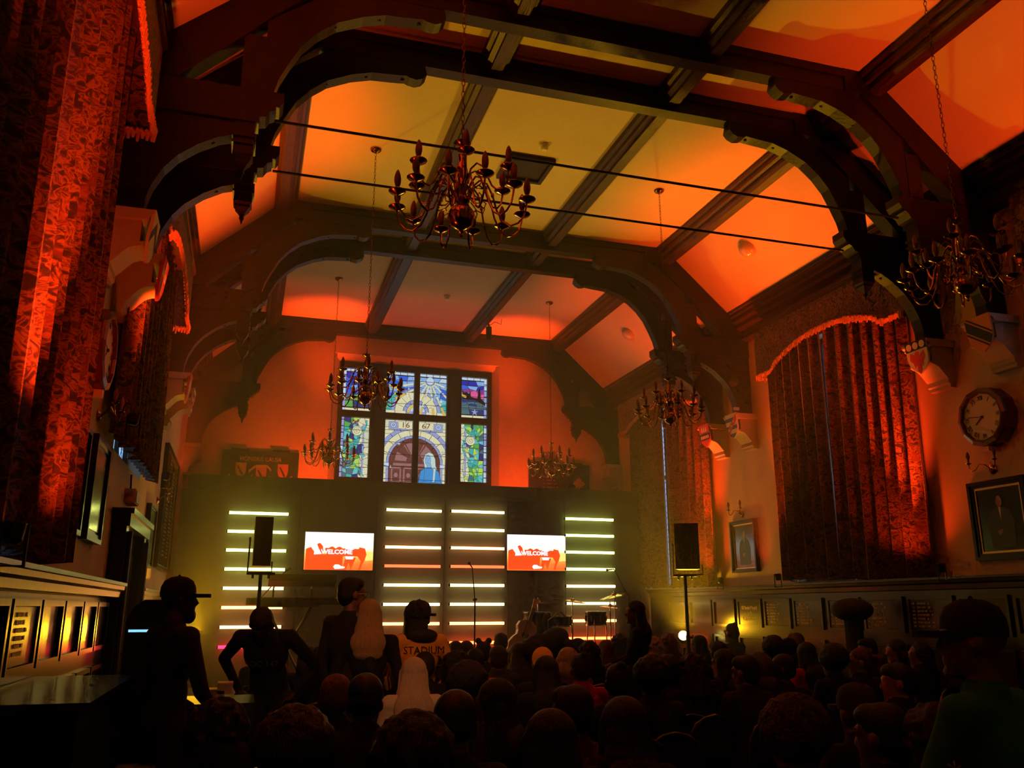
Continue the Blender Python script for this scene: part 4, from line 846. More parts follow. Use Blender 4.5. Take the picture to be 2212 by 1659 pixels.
MB().tube([(0, 0, .03), tuple(c-e)], .012, 8).build('pole', M['black'], r); MB().tube([tuple(c-e), tuple(a-e)], .009, 8).build('boom', M['chrome'], r); mic(r, a-e, (-.6, 0, -.1)); MB().lathe([(.14, 0), (.14, .015), (.03, .03)], n=16).build('base', M['black'], r)

# keyboards on a stand
Y = 12.6; c = pt(Y, 625, 1302); x = c.x
r = thing('keyboard_stand', 'crossed metal keyboard stand holding two keyboards', 'keyboard stand', (x, Y, .42))
zt = c.z-.42-.06
for k, yy in enumerate((-.14, .14)):
    for s in (-1, 1): MB().tube([(s*.36, yy+s*.02, 0), (-s*.3, yy+s*.02, zt)], .016, 8).build('leg', M['chrome'] if k else M['black'], r)
MB().bb(-.4, .4, -.16, -.12, zt, zt+.03).build('rail', M['black'], r); MB().bb(-.4, .4, .12, .16, zt, zt+.03).build('rail', M['black'], r)
for xx in (-.22, .3): MB().tube([(xx, .15, zt+.03), (xx, .18, zt+.25), (xx, -.05, zt+.29)], .013, 6).build('tier_arm', M['black'], r)
def keyboard(xc, Yk, z, W, lab, tilt=0):
    k = thing('keyboard', lab, 'keyboard', (xc, Yk, z), rot=(tilt, 0, 0), group='stage keyboards')
    MB().bb(-W, W, -.15, .15, 0, .09).build('case', M['black'], k); MB().bb(-W*.92, W*.92, .02, .13, .09, .097).build('key_bed', M['white'], k)
    b = MB(); n = 30
    for i in range(n):
        if i % 7 in (0, 1, 3, 4, 5): xx = -W*.92+(i+.9)*W*1.84/n; b.bb(xx-.008, xx+.008, .02, .08, .097, .105)
    b.build('black_keys', M['blackp'], k); MB().bb(-W*.8, W*.8, -.12, -.02, .09, .1).build('control_panel', M['sc_dim'], k)
M['sc_dim'] = mat('control_panel', (.12, .04, .03), .4)
keyboard(x+.08, Y, c.z-.03, .66, 'lower keyboard lying flat on the crossed stand'); keyboard(x+.16, Y+.05, c.z+.26, .46, 'upper tilted keyboard on the crossed stand', -.25)

# guitar
Y = 12.3; hd = pt(Y, 1156, 1300); bd = pt(Y, 1131, 1375); d = (hd-bd); Lg = d.length; 
ang = math.atan2(d.x, d.z)
r = thing('acoustic_guitar', 'pale acoustic guitar leaning upright on its stand at centre stage', 'guitar', tuple(bd), rot=(-.06, ang, 0))
S = 1.0
pr = [(0, -.33), (.12, -.32), (.19, -.24), (.2, -.14), (.16, -.05), (.12, .0), (.125, .06), (.15, .12), (.13, .19), (.06, .23), (0, .24)]
body = [(a, c_) for a, c_ in pr]+[(-a, c_) for a, c_ in reversed(pr[1:-1])]
M['guitarwood'] = mat('guitar_spruce', (.62, .42, .25), .35, coat=.3)
gb = MB().prism(body, -.05, .05).build('body', M['guitarwood'], r); MB().prism(circ(0, .02, .05, 16), -.053, -.05).build('sound_hole', M['blackp'], r)
MB().bb(-.07, .07, -.062, -.05, -.15, -.12).build('bridge', M['wood'], r); MB().bb(-.027, .027, -.07, -.045, .05, Lg-.1).build('neck', M['wood'], r)
MB().prism([(-.03, Lg-.1), (-.04, Lg+.03), (.04, Lg+.05), (.03, Lg-.1)], -.07, -.05).build('headstock', M['guitarwood'], r)
b = MB()
for q in range(6): b.tube([(-.02+.008*q, -.073, -.13), (-.02+.008*q, -.073, Lg-.05)], .0012, 3)
b.build('strings', M['chrome'], r, kind='stuff')
g = thing('guitar_stand', 'small black stand under the acoustic guitar', 'guitar stand', (bd.x, Y+.05, .42))
hz = bd.z-.42-.36
MB().tube([(0, .12, 0), (0, .1, max(.2, hz))], .012, 6).build('post', M['black'], g); b = MB()
for s in (-1, 1): b.tube([(0, .12, .1), (s*.2, -.15, 0)], .01, 6)
b.tube([(-.12, -.1, max(.05, hz)), (-.12, .08, max(.05, hz)), (.12, .08, max(.05, hz)), (.12, -.1, max(.05, hz))], .01, 6); b.tube([(0, .1, max(.05, hz)-.0), (0, .09, max(.05, hz)+.02)], .014, 6); b.build('cradle', M['black'], g)

# drum kit
Y = 13.2; bz = .42
def drum(loc, rad, h, lab, nm, rot=(0, 0, 0), legs=True, lugs=8):
    r = thing(nm, lab, 'drum', loc, rot=rot, group='drum kit')
    MB().lathe([(rad, 0), (rad, h)], n=24).build('shell', M['blackshell'], r, True)
    for z in (0, h): MB().lathe([(rad+.004, z-.012), (rad+.012, z-.01), (rad+.012, z+.01), (rad+.002, z+.012)], n=24).build('hoop', M['chrome'], r, True)
    MB().lathe([(rad*.99, h+.004), (.001, h+.006)], n=24).build('drumhead', M['cream'] if nm != 'bass_drum' else M['bassskin'], r)
    for k in range(lugs): a = 2*PI*k/lugs; MB().bb(rad-.002, rad+.02, -.012, .012, h*.3, h*.7).build('lug', M['chrome'], r).rotation_euler = (0, 0, a)
    if legs:
        for k in range(3): a = 2*PI*k/3; MB().tube([(rad*math.cos(a), rad*math.sin(a), h*.4), ((rad+.04)*math.cos(a), (rad+.04)*math.sin(a), -(loc[2]-bz))], .01, 6).build('leg', M['chrome'], r)
    return r
M['blackshell'] = mat('black_lacquer', (.012, .011, .01), .2, coat=.6); M['bassskin'] = mat('bass_skin', (.14, .09, .06), .5)
c = pt(Y, 1262, 1392); drum((c.x, Y-.15, bz+.29), .28, .4, 'bass drum facing the crowd, partly hidden by the bending person', 'bass_drum', (PI/2, 0, 0), False)
c = pt(Y, 1287, 1333); drum((c.x, Y, c.z-.12), .17, .2, 'small rack tom above the bass drum', 'rack_tom')
c = pt(Y, 1210, 1338); drum((c.x, Y, c.z-.1), .19, .14, 'snare drum left of the rack tom', 'snare_drum')
c = pt(Y, 1168, 1340); drum((c.x, Y+.15, c.z-.22), .22, .34, 'floor tom at the guitar side of the kit', 'floor_tom')
def cymbal(px, py, Yc, rad, tilt, lab, rz=0, hat=False):
    p = pt(Yc, px, py); r = thing('cymbal', lab, 'cymbal', tuple(p), group='cymbals')
    E_ = Matrix.Rotation(rz, 3, 'Z') @ Matrix.Rotation(tilt, 3, 'Y')
    MB().lathe([(rad, 0), (rad*.6, .014), (rad*.2, .026), (rad*.16, .045), (.01, .055), (.01, .045), (rad*.15, .035), (rad*.19, .02), (rad*.6, .008)], (0, 0, 0), 28, E_).build('plate', M['brass'], r, True)
    MB().tube([(0, 0, .09), (0, 0, -(p.z-bz)+.35)], .009, 6).build('pole', M['chrome'], r)
    for k in range(3): a = 2*PI*k/3; MB().tube([(0, 0, -(p.z-bz)+.4), (.24*math.cos(a), .24*math.sin(a), -(p.z-bz))], .009, 6).build('leg', M['chrome'], r)
cymbal(1327, 1288, 13.3, .24, -.25, 'crash cymbal highest in the kit, below the right tube'); cymbal(1236, 1300, 13.6, .24, .12, 'dark ride cymbal seen from below, middle of the kit')
cymbal(1162, 1303, 13.7, .2, .05, 'left cymbal behind the guitar neck'); cymbal(1318, 1312, 13.1, .17, .1, 'hi-hat cymbal above the rack tom')
for (px, py, qx, qy, Yq, l) in ((1184, 1340, 1210, 1320, 13.0, 'small boom microphone stand over the snare drum'),):
    a = pt(Yq, qx, qy); c = pt(Yq, px, py); e = Vector((c.x, Yq, .42)); r = thing('microphone_stand', l, 'microphone stand', tuple(e))
    MB().tube([(0, 0, .0), tuple(c-e)], .01, 6).build('pole', M['black'], r); MB().tube([tuple(c-e), tuple(a-e)], .008, 6).build('boom', M['chrome'], r); mic(r, a-e, (.3, 0, -.3)); MB().lathe([(.12, 0), (.12, .015), (.03, .03)], n=12).build('base', M['black'], r)

# left side furniture
P0 = on('x', -4.0, 80, 1455)
r = thing('upright_piano', 'dark upright piano with a polished pale-reflecting lid under the left panelling', 'piano', (-4.14, 0, 0))
MB().bb(.0, .5, 4.2, 5.75, .12, 1.2).build('case', M['wood'], r); MB().bb(0, .55, 4.15, 5.8, 1.2, 1.235).build('lid', M['panel'], r)
MB().bb(.5, .78, 4.2, 5.75, .62, .74).build('key_shelf', M['wood'], r); MB().bb(.52, .76, 4.3, 5.65, .74, .76).build('keys', M['white'], r)
for yy in (4.24, 5.7): MB().bb(.68, .76, yy-.04, yy+.04, 0, .62).build('leg', M['wood'], r)
MB().bb(0, .6, 4.2, 5.75, 0, .12).build('plinth', M['wood'], r)
c = pt(6.3, 345, 1296)
r = thing('equipment_case', 'black rounded equipment case behind the capped man at the left, with a thin blue light', 'equipment case', (c.x, 6.3, 0))
W = .17
MB().prism([(-W, 0), (W, 0), (W, c.z-.12), (W-.04, c.z-.04), (W-.1, c.z), (-W+.1, c.z), (-W+.04, c.z-.04), (-W, c.z-.12)], -.2, .2).build('case', M['black'], r)
MB().bb(-W+.02, -W+.16, -.204, -.2, c.z-.2, c.z-.185).build('indicator_strip', emis('blue_indicator', (.25, .6, 1), 1.2), r)
for s in (-1, 1): MB().bb(s*W*.5-.03, s*W*.5+.03, -.22, -.2, .5, .56).build('latch', M['chrome'], r)
for px, py, w_, l in ((487, 1477, .1, 'small white box on a table between the bending man and the capped man'), (466, 1491, .12, 'pale flat box low between the two standing men at the left')):
    c = pt(6.6, px, py); t = thing('white_box', l, 'box', (c.x, 6.6, c.z-.03)); MB().bb(-w_/2-.0, w_/2, -.08, .08, -.03, .03).build('carton', M['white'], t); MB().bb(-w_/2-.002, w_/2+.002, -.082, .082, .03, .042).build('lid', M['cream'], t)
    if px > 480:
        ct = c
ta = thing('side_table', 'low black table between the two standing men at the left', 'table', (ct.x, 6.6, 0))
MB().bb(-.3, .2, -.3, .3, .5, pt(6.6, 466, 1491).z-.06).build('tabletop', M['black'], ta)
for sx in (-.26, .16):
    for sy in (-.26, .26): MB().bb(sx-.02, sx+.02, sy-.02, sy+.02, 0, .5).build('leg', M['black'], ta)
# small clamp light on the lower brace of the third truss
r = thing('clamp_light', 'small black clamp light with dangling cable on the brace beside the striped shield', 'stage light', (3.86, 11.0, 4.93))
MB().bb(-.05, .07, -.06, .0, -.05, .1).build('clamp', M['black'], r); MB().tube([(0, -.06, .0), (-.08, -.14, -.06)], [.07, .05], 10).build('housing', M['black'], r)
MB().tube([(.0, -.05, -.05), (.03, -.08, -.2), (-.02, -.06, -.3), (.02, -.05, -.42)], .006, 5).build('cable', M['black'], r); MB().bb(-.03, .05, -.07, -.03, -.44, -.4).build('plug', M['white'], r)
# covered stand at the right
c = pt(7.6, 1838, 1288)
c = on('x', 3.7, 1838, 1292)
r = thing('covered_stand', 'dark cloth-covered light on a thick post before the right panelling', 'light stand', (c.x, c.y, 0))
MB().ball((0, 0, c.z-.13), .24, 14, (1, 1, .55)).build('cloth_cover', M['blackmat'], r, True); MB().tube([(0, 0, 0), (0, 0, c.z-.2)], .1, 12).build('post', M['blackmat'], r)

# haze over the stage end of the hall
hz = bpy.data.materials.new('haze'); hz.use_nodes = True; nt = hz.node_tree; nt.nodes.clear(); vs = nt.nodes.new('ShaderNodeVolumeScatter'); o = nt.nodes.new('ShaderNodeOutputMaterial')
vs.inputs['Density'].default_value = .022; vs.inputs['Anisotropy'].default_value = .2; vs.inputs['Color'].default_value = (1, .97, .9, 1); nt.links.new(vs.outputs[0], o.inputs['Volume'])
HZ = MB().bb(-4.1, 4.1, 8.0, 16.1, .5, 6.9).build('stage_haze', hz, label='thin theatrical haze hanging over the stage end of the hall', cat='haze', kind='stuff')

# ================================================================== PEOPLE
def remesh(prims, voxel, mats, name='body', smooth_it=2, detail=None):
    """tapered limbs and ellipsoids fused into one continuous skin; each face takes the material of its nearest primitive"""
    b = MB()
    for p in prims:
        if p[0] == 'c':
            _, a, c, ra, rc, cls = p; a, c = Vector(a), Vector(c); d = c-a; n = 5
            b.ball(tuple(a), ra, 12); b.ball(tuple(c), rc, 12); b.tube([a+d*k/n for k in range(n+1)], [ra+(rc-ra)*k/n for k in range(n+1)], 12)
        else:
            _, c, rad, rot, cls = p; m0 = len(b.v); b.ball((0, 0, 0), 1, 16)
            E_ = rot if rot is not None else Matrix.Identity(3)
            for i in range(m0, len(b.v)): q = E_ @ Vector((b.v[i][0]*rad[0], b.v[i][1]*rad[1], b.v[i][2]*rad[2])); b.v[i] = (q.x+c[0], q.y+c[1], q.z+c[2])
    me = b.mesh('tmp', mats[0]); o = bpy.data.objects.new('tmp', me); COL.objects.link(o)
    m = o.modifiers.new('r', 'REMESH'); m.mode = 'VOXEL'; m.voxel_size = voxel; m.use_smooth_shade = True
    s = o.modifiers.new('s', 'SMOOTH'); s.factor = .5; s.iterations = smooth_it
    me2 = bpy.data.meshes.new_from_object(o.evaluated_get(bpy.context.evaluated_depsgraph_get())); bpy.data.objects.remove(o); me2.name = name
    me2.materials.clear()
    for x in mats: me2.materials.append(x)
    n = len(me2.polygons); C = np.empty(n*3); me2.polygons.foreach_get('center', C); C = C.reshape(-1, 3); best = np.full(n, 1e9); idx = np.zeros(n, int)
    for p in prims:
        if p[0] == 'c':
            a, c = np.array(p[1]), np.array(p[2]); d = c-a; t = np.clip(((C-a)@d)/max(1e-9, d@d), 0, 1); dist = np.linalg.norm(C-a-t[:, None]*d, axis=1)-(p[3]+(p[4]-p[3])*t)
        else:
            E_ = np.array(p[3] if p[3] is not None else Matrix.Identity(3)); q = (C-np.array(p[1]))@E_/np.array(p[2]); dist = (np.linalg.norm(q, axis=1)-1)*min(p[2])
        k = dist < best; best[k] = dist[k]; idx[k] = p[-1]
    me2.polygons.foreach_set('material_index', idx.astype(np.int32)); me2.polygons.foreach_set('use_smooth', [True]*n); me2.update()
    return me2
SK, TOP, BOT, SHOE = 0, 1, 2, 3
def head_prims(hc, Rm):
    """head around centre hc; Rm turns it; face towards local +y"""
    def P(v): return tuple(Vector(hc)+Rm @ Vector(v))
    e = lambda c, r: ('e', P(c), r, Rm, SK)
    return [e((0, -.01, .03), (.076, .092, .085)), e((0, .02, -.03), (.06, .072, .085)), e((0, .088, -.005), (.012, .02, .022)), e((0, .1, -.018), (.015, .014, .011)), e((0, .083, -.055), (.026, .012, .008)),
            e((0, .075, -.09), (.03, .022, .02)), e((-.08, -.005, -.005), (.012, .02, .032)), e((.08, -.005, -.005), (.012, .02, .032)), e((0, .075, .035), (.055, .018, .014)),
            e((-.03, .072, .005), (.018, .012, .012)), e((.03, .072, .005), (.018, .012, .012))]
def hand_prims(w, d, side, curl=.5, cls=SK, up=(0, 0, 1)):
    """palm, four unequal bent fingers and a side thumb; w wrist, d pointing direction"""
    w = Vector(w); d = Vector(d).normalized(); u = Vector(up); x = d.cross(u).normalized(); n = x.cross(d)
    pc = w+d*.045; out = []
    for q in (-.022, 0, .022): out.append(('c', tuple(w+x*q*.6+d*.01), tuple(pc+x*q+d*.03), .016, .014, cls))
    for k, (q, L_) in enumerate(((-.03, .062), (-.011, .075), (.01, .07), (.029, .055))):
        if side < 0: q = -q
        a = pc+x*q+d*.035; m = a+(d*math.cos(curl)-n*math.sin(curl))*L_*.5; t = m+(d*math.cos(curl*2)-n*math.sin(curl*2))*L_*.5
        out += [('c', tuple(a), tuple(m), .0095, .0088, cls), ('c', tuple(m), tuple(t), .0088, .0075, cls)]
    a = w+d*.015-x*.022*side; m = a+(d*.6-x*.7*side-n*.2)*.035; t = m+(d*.95-x*.2*side-n*.3)*.03
    return out+[('c', tuple(a), tuple(m), .013, .011, cls), ('c', tuple(m), tuple(t), .011, .009, cls)]
def figure(J, mats, voxel=.011, sleeves=True, head_turn=0, head_nod=0, curl=.5, female=False, hem=None):
    """J: joints pelvis, waist, chest, neck, head, shL, elL, wrL, shR, elR, wrR, hipL, knL, anL, toL, ..."""
    V = {k: Vector(v) for k, v in J.items()}; pr = []
    Rm = Matrix.Rotation(head_turn, 3, 'Z') @ Matrix.Rotation(-head_nod, 3, 'X')
    w = .92 if female else 1
    fw = V['chest']-V['pelvis']; tilt = math.atan2(fw.y, fw.z); Rt = Matrix.Rotation(-tilt, 3, 'X') @ Matrix.Rotation(math.atan2(fw.x, fw.z), 3, 'Y')
    pr += [('e', tuple(V['pelvis']), (.16, .115, .12), Rt, BOT), ('e', tuple((V['pelvis']+V['waist'])/2), (.145*w, .105, .12), Rt, TOP), ('e', tuple(V['waist']), (.14*w, .1, .14), Rt, TOP), ('e', tuple(V['chest']), (.165*w, .115, .17), Rt, TOP),
           ('e', tuple(V['chest']*.45+V['neck']*.55), (.15*w, .085, .09), Rt, TOP), ('c', tuple(V['shL']), tuple(V['shR']), .062, .062, TOP), ('c', tuple(V['neck']-(V['head']-V['neck'])*.1), tuple(V['neck']*.4+V['head']*.6), .054, .05, SK),
           ('e', tuple(V['neck']*.95+V['chest']*.05), (.085, .07, .05), Rt, TOP)]
    ac = TOP if sleeves else SK
    for s in 'LR':
        pr += [('c', tuple(V['sh'+s]), tuple(V['el'+s]), .056, .042, TOP), ('c', tuple(V['el'+s]), tuple(V['wr'+s]), .042, .028, ac)]
        pr += hand_prims(V['wr'+s], V['wr'+s]-V['el'+s] if 'hd'+s not in V else V['hd'+s], 1 if s == 'L' else -1, curl)
        pr += [('c', tuple(V['hip'+s]), tuple(V['kn'+s]), .088, .06, BOT), ('c', tuple(V['kn'+s]), tuple(V['an'+s]), .058, .042, BOT), ('c', tuple(V['an'+s]+Vector((0, 0, -.01))), tuple(V['to'+s]), .043, .034, SHOE), ('c', tuple(V['an'+s]+Vector((0, -.02, -.03))), tuple(V['to'+s]), .036, .03, SHOE)]
    return remesh(pr+head_prims(V['head'], Rm), voxel, mats), V['head'], Rm
SEAT = dict(pelvis=(0, .0, .56), waist=(0, -.01, .72), chest=(0, 0, .88), neck=(0, .01, 1.05), head=(0, .03, 1.155), shL=(-.16, 0, .98), elL=(-.23, .06, .73), wrL=(-.1, .26, .64), shR=(.16, 0, .98), elR=(.23, .06, .73), wrR=(.1, .27, .64),
            hipL=(-.09, .03, .535), knL=(-.11, .42, .53), anL=(-.11, .4, .1), toL=(-.12, .53, .04), hipR=(.09, .03, .535), knR=(.11, .42, .53), anR=(.11, .4, .1), toR=(.12, .53, .04))
STAND = dict(pelvis=(0, 0, .95), waist=(0, 0, 1.1), chest=(0, 0, 1.27), neck=(0, 0, 1.46), head=(0, .02, 1.6), shL=(-.18, 0, 1.4), elL=(-.25, -.02, 1.12), wrL=(-.24, .08, .88), shR=(.18, 0, 1.4), elR=(.25, -.02, 1.12), wrR=(.24, .08, .88),
             hipL=(-.09, 0, .92), knL=(-.1, .02, .5), anL=(-.1, -.02, .09), toL=(-.12, .12, .04), hipR=(.09, 0, .92), knR=(.1, .02, .5), anR=(.1, -.02, .09), toR=(.12, .12, .04))
def mats4(skin, top, bot='black'): return [M[skin], CL[top], CL[bot], CL['black']]
# hair, in head space (face towards +y, centre of head at the origin)
def hair_mesh(kind, m):
    e = lambda c, r, rot=None: ('e', c, r, rot, 0); c_ = lambda a, b_, ra, rb: ('c', a, b_, ra, rb, 0); v = .0085; sm = 2
    if kind == 'short': p = [e((0, -.022, .045), (.084, .092, .085)), e((0, -.05, 0), (.08, .062, .08)), e((0, .03, .08), (.07, .06, .045))]
    elif kind == 'fade': p = [e((0, -.02, .05), (.08, .09, .078)), e((0, -.045, .01), (.077, .06, .07))]
    elif kind == 'afro':
        rr = random.Random(3); p = [e((0, -.03, .05), (.125, .125, .118))]
        for k in range(130):
            a, b2 = rr.random()*6.28, math.acos(1-rr.random()*1.35); s_ = Vector((math.sin(b2)*math.cos(a), math.sin(b2)*math.sin(a), math.cos(b2)))
            if s_.y > .62 and s_.z < .5: continue
            p.append(e((s_.x*.115, -.03+s_.y*.115, .05+s_.z*.11), (.017,)*3))
    elif kind == 'curly':
        rr = random.Random(5); p = [e((0, -.03, .03), (.1, .1, .1)), e((0, -.06, -.06), (.11, .07, .1))]
        for k in range(150):
            a, b2 = rr.random()*6.28, math.acos(1-rr.random()*1.6); s_ = Vector((math.sin(b2)*math.cos(a), math.sin(b2)*math.sin(a), math.cos(b2)))
            if s_.y > .5 and s_.z < .55: continue
            p.append(e((s_.x*.11, -.035+s_.y*.1, .01+s_.z*.12), (.015,)*3))
        for k in range(10): a = -2.9+k*.29; p.append(c_((.1*math.cos(a), -.03+.09*math.sin(a), -.05), (.115*math.cos(a), -.04+.1*math.sin(a), -.17), .024, .016))
    elif kind == 'long':
        p = [e((0, -.02, .045), (.09, .098, .088)), e((0, -.055, -.03), (.095, .062, .1)), e((0, -.065, -.11), (.112, .062, .12)), e((0, -.105, -.2), (.14, .062, .12)), e((0, -.09, -.28), (.12, .07, .06))]
        for s in (-1, 1): p += [c_((s*.075, .0, .03), (s*.088, -.01, -.1), .026, .024), c_((s*.088, -.01, -.1), (s*.125, -.03, -.25), .028, .018), c_((s*.05, -.09, -.2), (s*.07, -.09, -.31), .03, .012)]
        p += [c_((0, -.1, -.2), (.01, -.1, -.3), .03, .012)]
    elif kind == 'bob':
        p = [e((0, -.02, .045), (.092, .098, .088)), e((0, -.05, -.05), (.1, .065, .09))]
        for s in (-1, 1): p += [c_((s*.078, .01, .03), (s*.092, .01, -.11), .026, .022)]
    elif kind == 'bun': p = [e((0, -.022, .045), (.083, .092, .085)), e((0, -.05, 0), (.08, .062, .07)), e((0, -.075, .11), (.034, .034, .03))]
    elif kind == 'twobuns': p = [e((0, -.022, .045), (.083, .092, .085)), e((0, -.05, 0), (.08, .062, .07)), e((-.055, -.03, .13), (.034, .034, .034)), e((.055, -.03, .13), (.034, .034, .034))]
    elif kind == 'pony': p = [e((0, -.022, .045), (.083, .092, .085)), e((0, -.05, 0), (.08, .062, .07)), c_((0, -.1, .05), (0, -.17, .03), .025, .032), c_((0, -.17, .03), (0, -.18, -.16), .035, .012)]
    elif kind == 'hood': p = [e((0, -.025, .02), (.105, .11, .12)), e((0, -.06, -.1), (.12, .085, .09))]
    elif kind == 'beanie': p = [e((0, -.02, .06), (.089, .098, .095)), e((0, -.05, .02), (.085, .065, .06))]
    return remesh(p, v, [m], 'hair', sm)
def cap_mesh(m, brim=1):
    b = MB(); pr = [(.088, -.005), (.09, .02), (.087, .05), (.072, .085), (.04, .105), (.001, .112)]
    b.lathe([(r_*1.0, z_) for r_, z_ in pr], (0, -.008, .025), 20)
    for i in range(len(b.v)): x, y, z = b.v[i]; b.v[i] = (x*.95, y*1.1, z)
    n = 12; o = []
    for k in range(n+1): t = PI*k/n; o.append((.078*math.cos(t), .05+.125*math.sin(t)))
    b.prism(o, .016, .037, 'z'); b.ball((0, -.01, .137), .008, 6)
    return b.mesh('cap', m, True)
def hat_mesh(m):
    b = MB().lathe([(.15, .03), (.15, .036), (.095, .045), (.09, .1), (.075, .125), (.03, .13), (.001, .125)], (0, -.01, .0), 24)
    return b.mesh('hat', m, True)
PROTO = {}
def seated(turn, skin):
    key = (turn, skin)
    if key not in PROTO:
        J = dict(SEAT); PROTO[key] = figure(J, mats4(skin, 'black'), .0125, head_turn=turn, head_nod=.06)
    return PROTO[key]
HAIR = {}
def hair(kind, m):
    if (kind, m) not in HAIR:
        HAIR[kind, m] = cap_mesh(CL[m]) if kind == 'cap' else hat_mesh(CL[m]) if kind == 'hat' else hair_mesh(kind, M[m] if m in M else CL[m])
    return HAIR[kind, m]
def add_head(root, hc, Rm, kind, m):
    if kind in ('none',): return
    o = put('cap' if kind == 'cap' else 'hat' if kind == 'hat' else 'hood' if kind == 'hood' else 'beanie' if kind == 'beanie' else 'hair', hair(kind, m), root)
    o.matrix_local = Matrix.Translation(hc) @ Rm.to_4x4()
def person(loc, rz, fig, top, bot, hk, hm, lab, scale=1, group=None):
    me, hc, Rm = fig; r = thing('person', lab, 'person', loc, rz, group); r.scale = (scale,)*3
    o = put('body', me, r)
    for i, c in ((1, top), (2, bot)): o.material_slots[i].link = 'OBJECT'; o.material_slots[i].material = CL[c]
    add_head(r, hc, Rm, hk, hm); return r
# chairs
def chair_meshes():
    s = MB().prism([(-.2, -.21), (.2, -.21), (.22, -.17), (.22, .17), (.19, .21), (-.19, .21), (-.22, .17), (-.22, -.17)], .42, .46, 'z').mesh('seat', CL['black'])
    hoop = [(-.2, -.22, .44), (-.2, -.25, .62), (-.19, -.265, .76), (-.15, -.27, .83), (-.08, -.275, .87), (0, -.275, .885), (.08, -.275, .87), (.15, -.27, .83), (.19, -.265, .76), (.2, -.25, .62), (.2, -.22, .44)]
    h = MB().tube(hoop, .0115, 6).mesh('back_hoop', M['chairmetal'], True)
    bk = MB().prism([(x*.93, z) for x, _, z in hoop[1:-1]], -.272, -.25).mesh('backrest', CL['black'])
    lg = MB().tube([(0, -.22, .44), (0, -.25, .0)], .011, 6).mesh('leg', M['chairmetal'], True); lf = MB().tube([(0, .19, .42), (0, .21, .0)], .011, 6).mesh('leg', M['chairmetal'], True)
    return s, h, bk, lg, lf
M['chairmetal'] = mat('chair_metal', (.18, .16, .14), .3, .9)
CH = chair_meshes()
def chair(loc, rz, lab):
    r = thing('stacking_chair', lab, 'chair', loc, rz, 'black hoop-backed chairs in rows')
    put('seat', CH[0], r); put('back_hoop', CH[1], r); put('backrest', CH[2], r)
    for s in (-1, 1): put('leg', CH[3], r, loc=(s*.19, 0, 0)); put('leg', CH[4], r, loc=(s*.19, 0, 0))
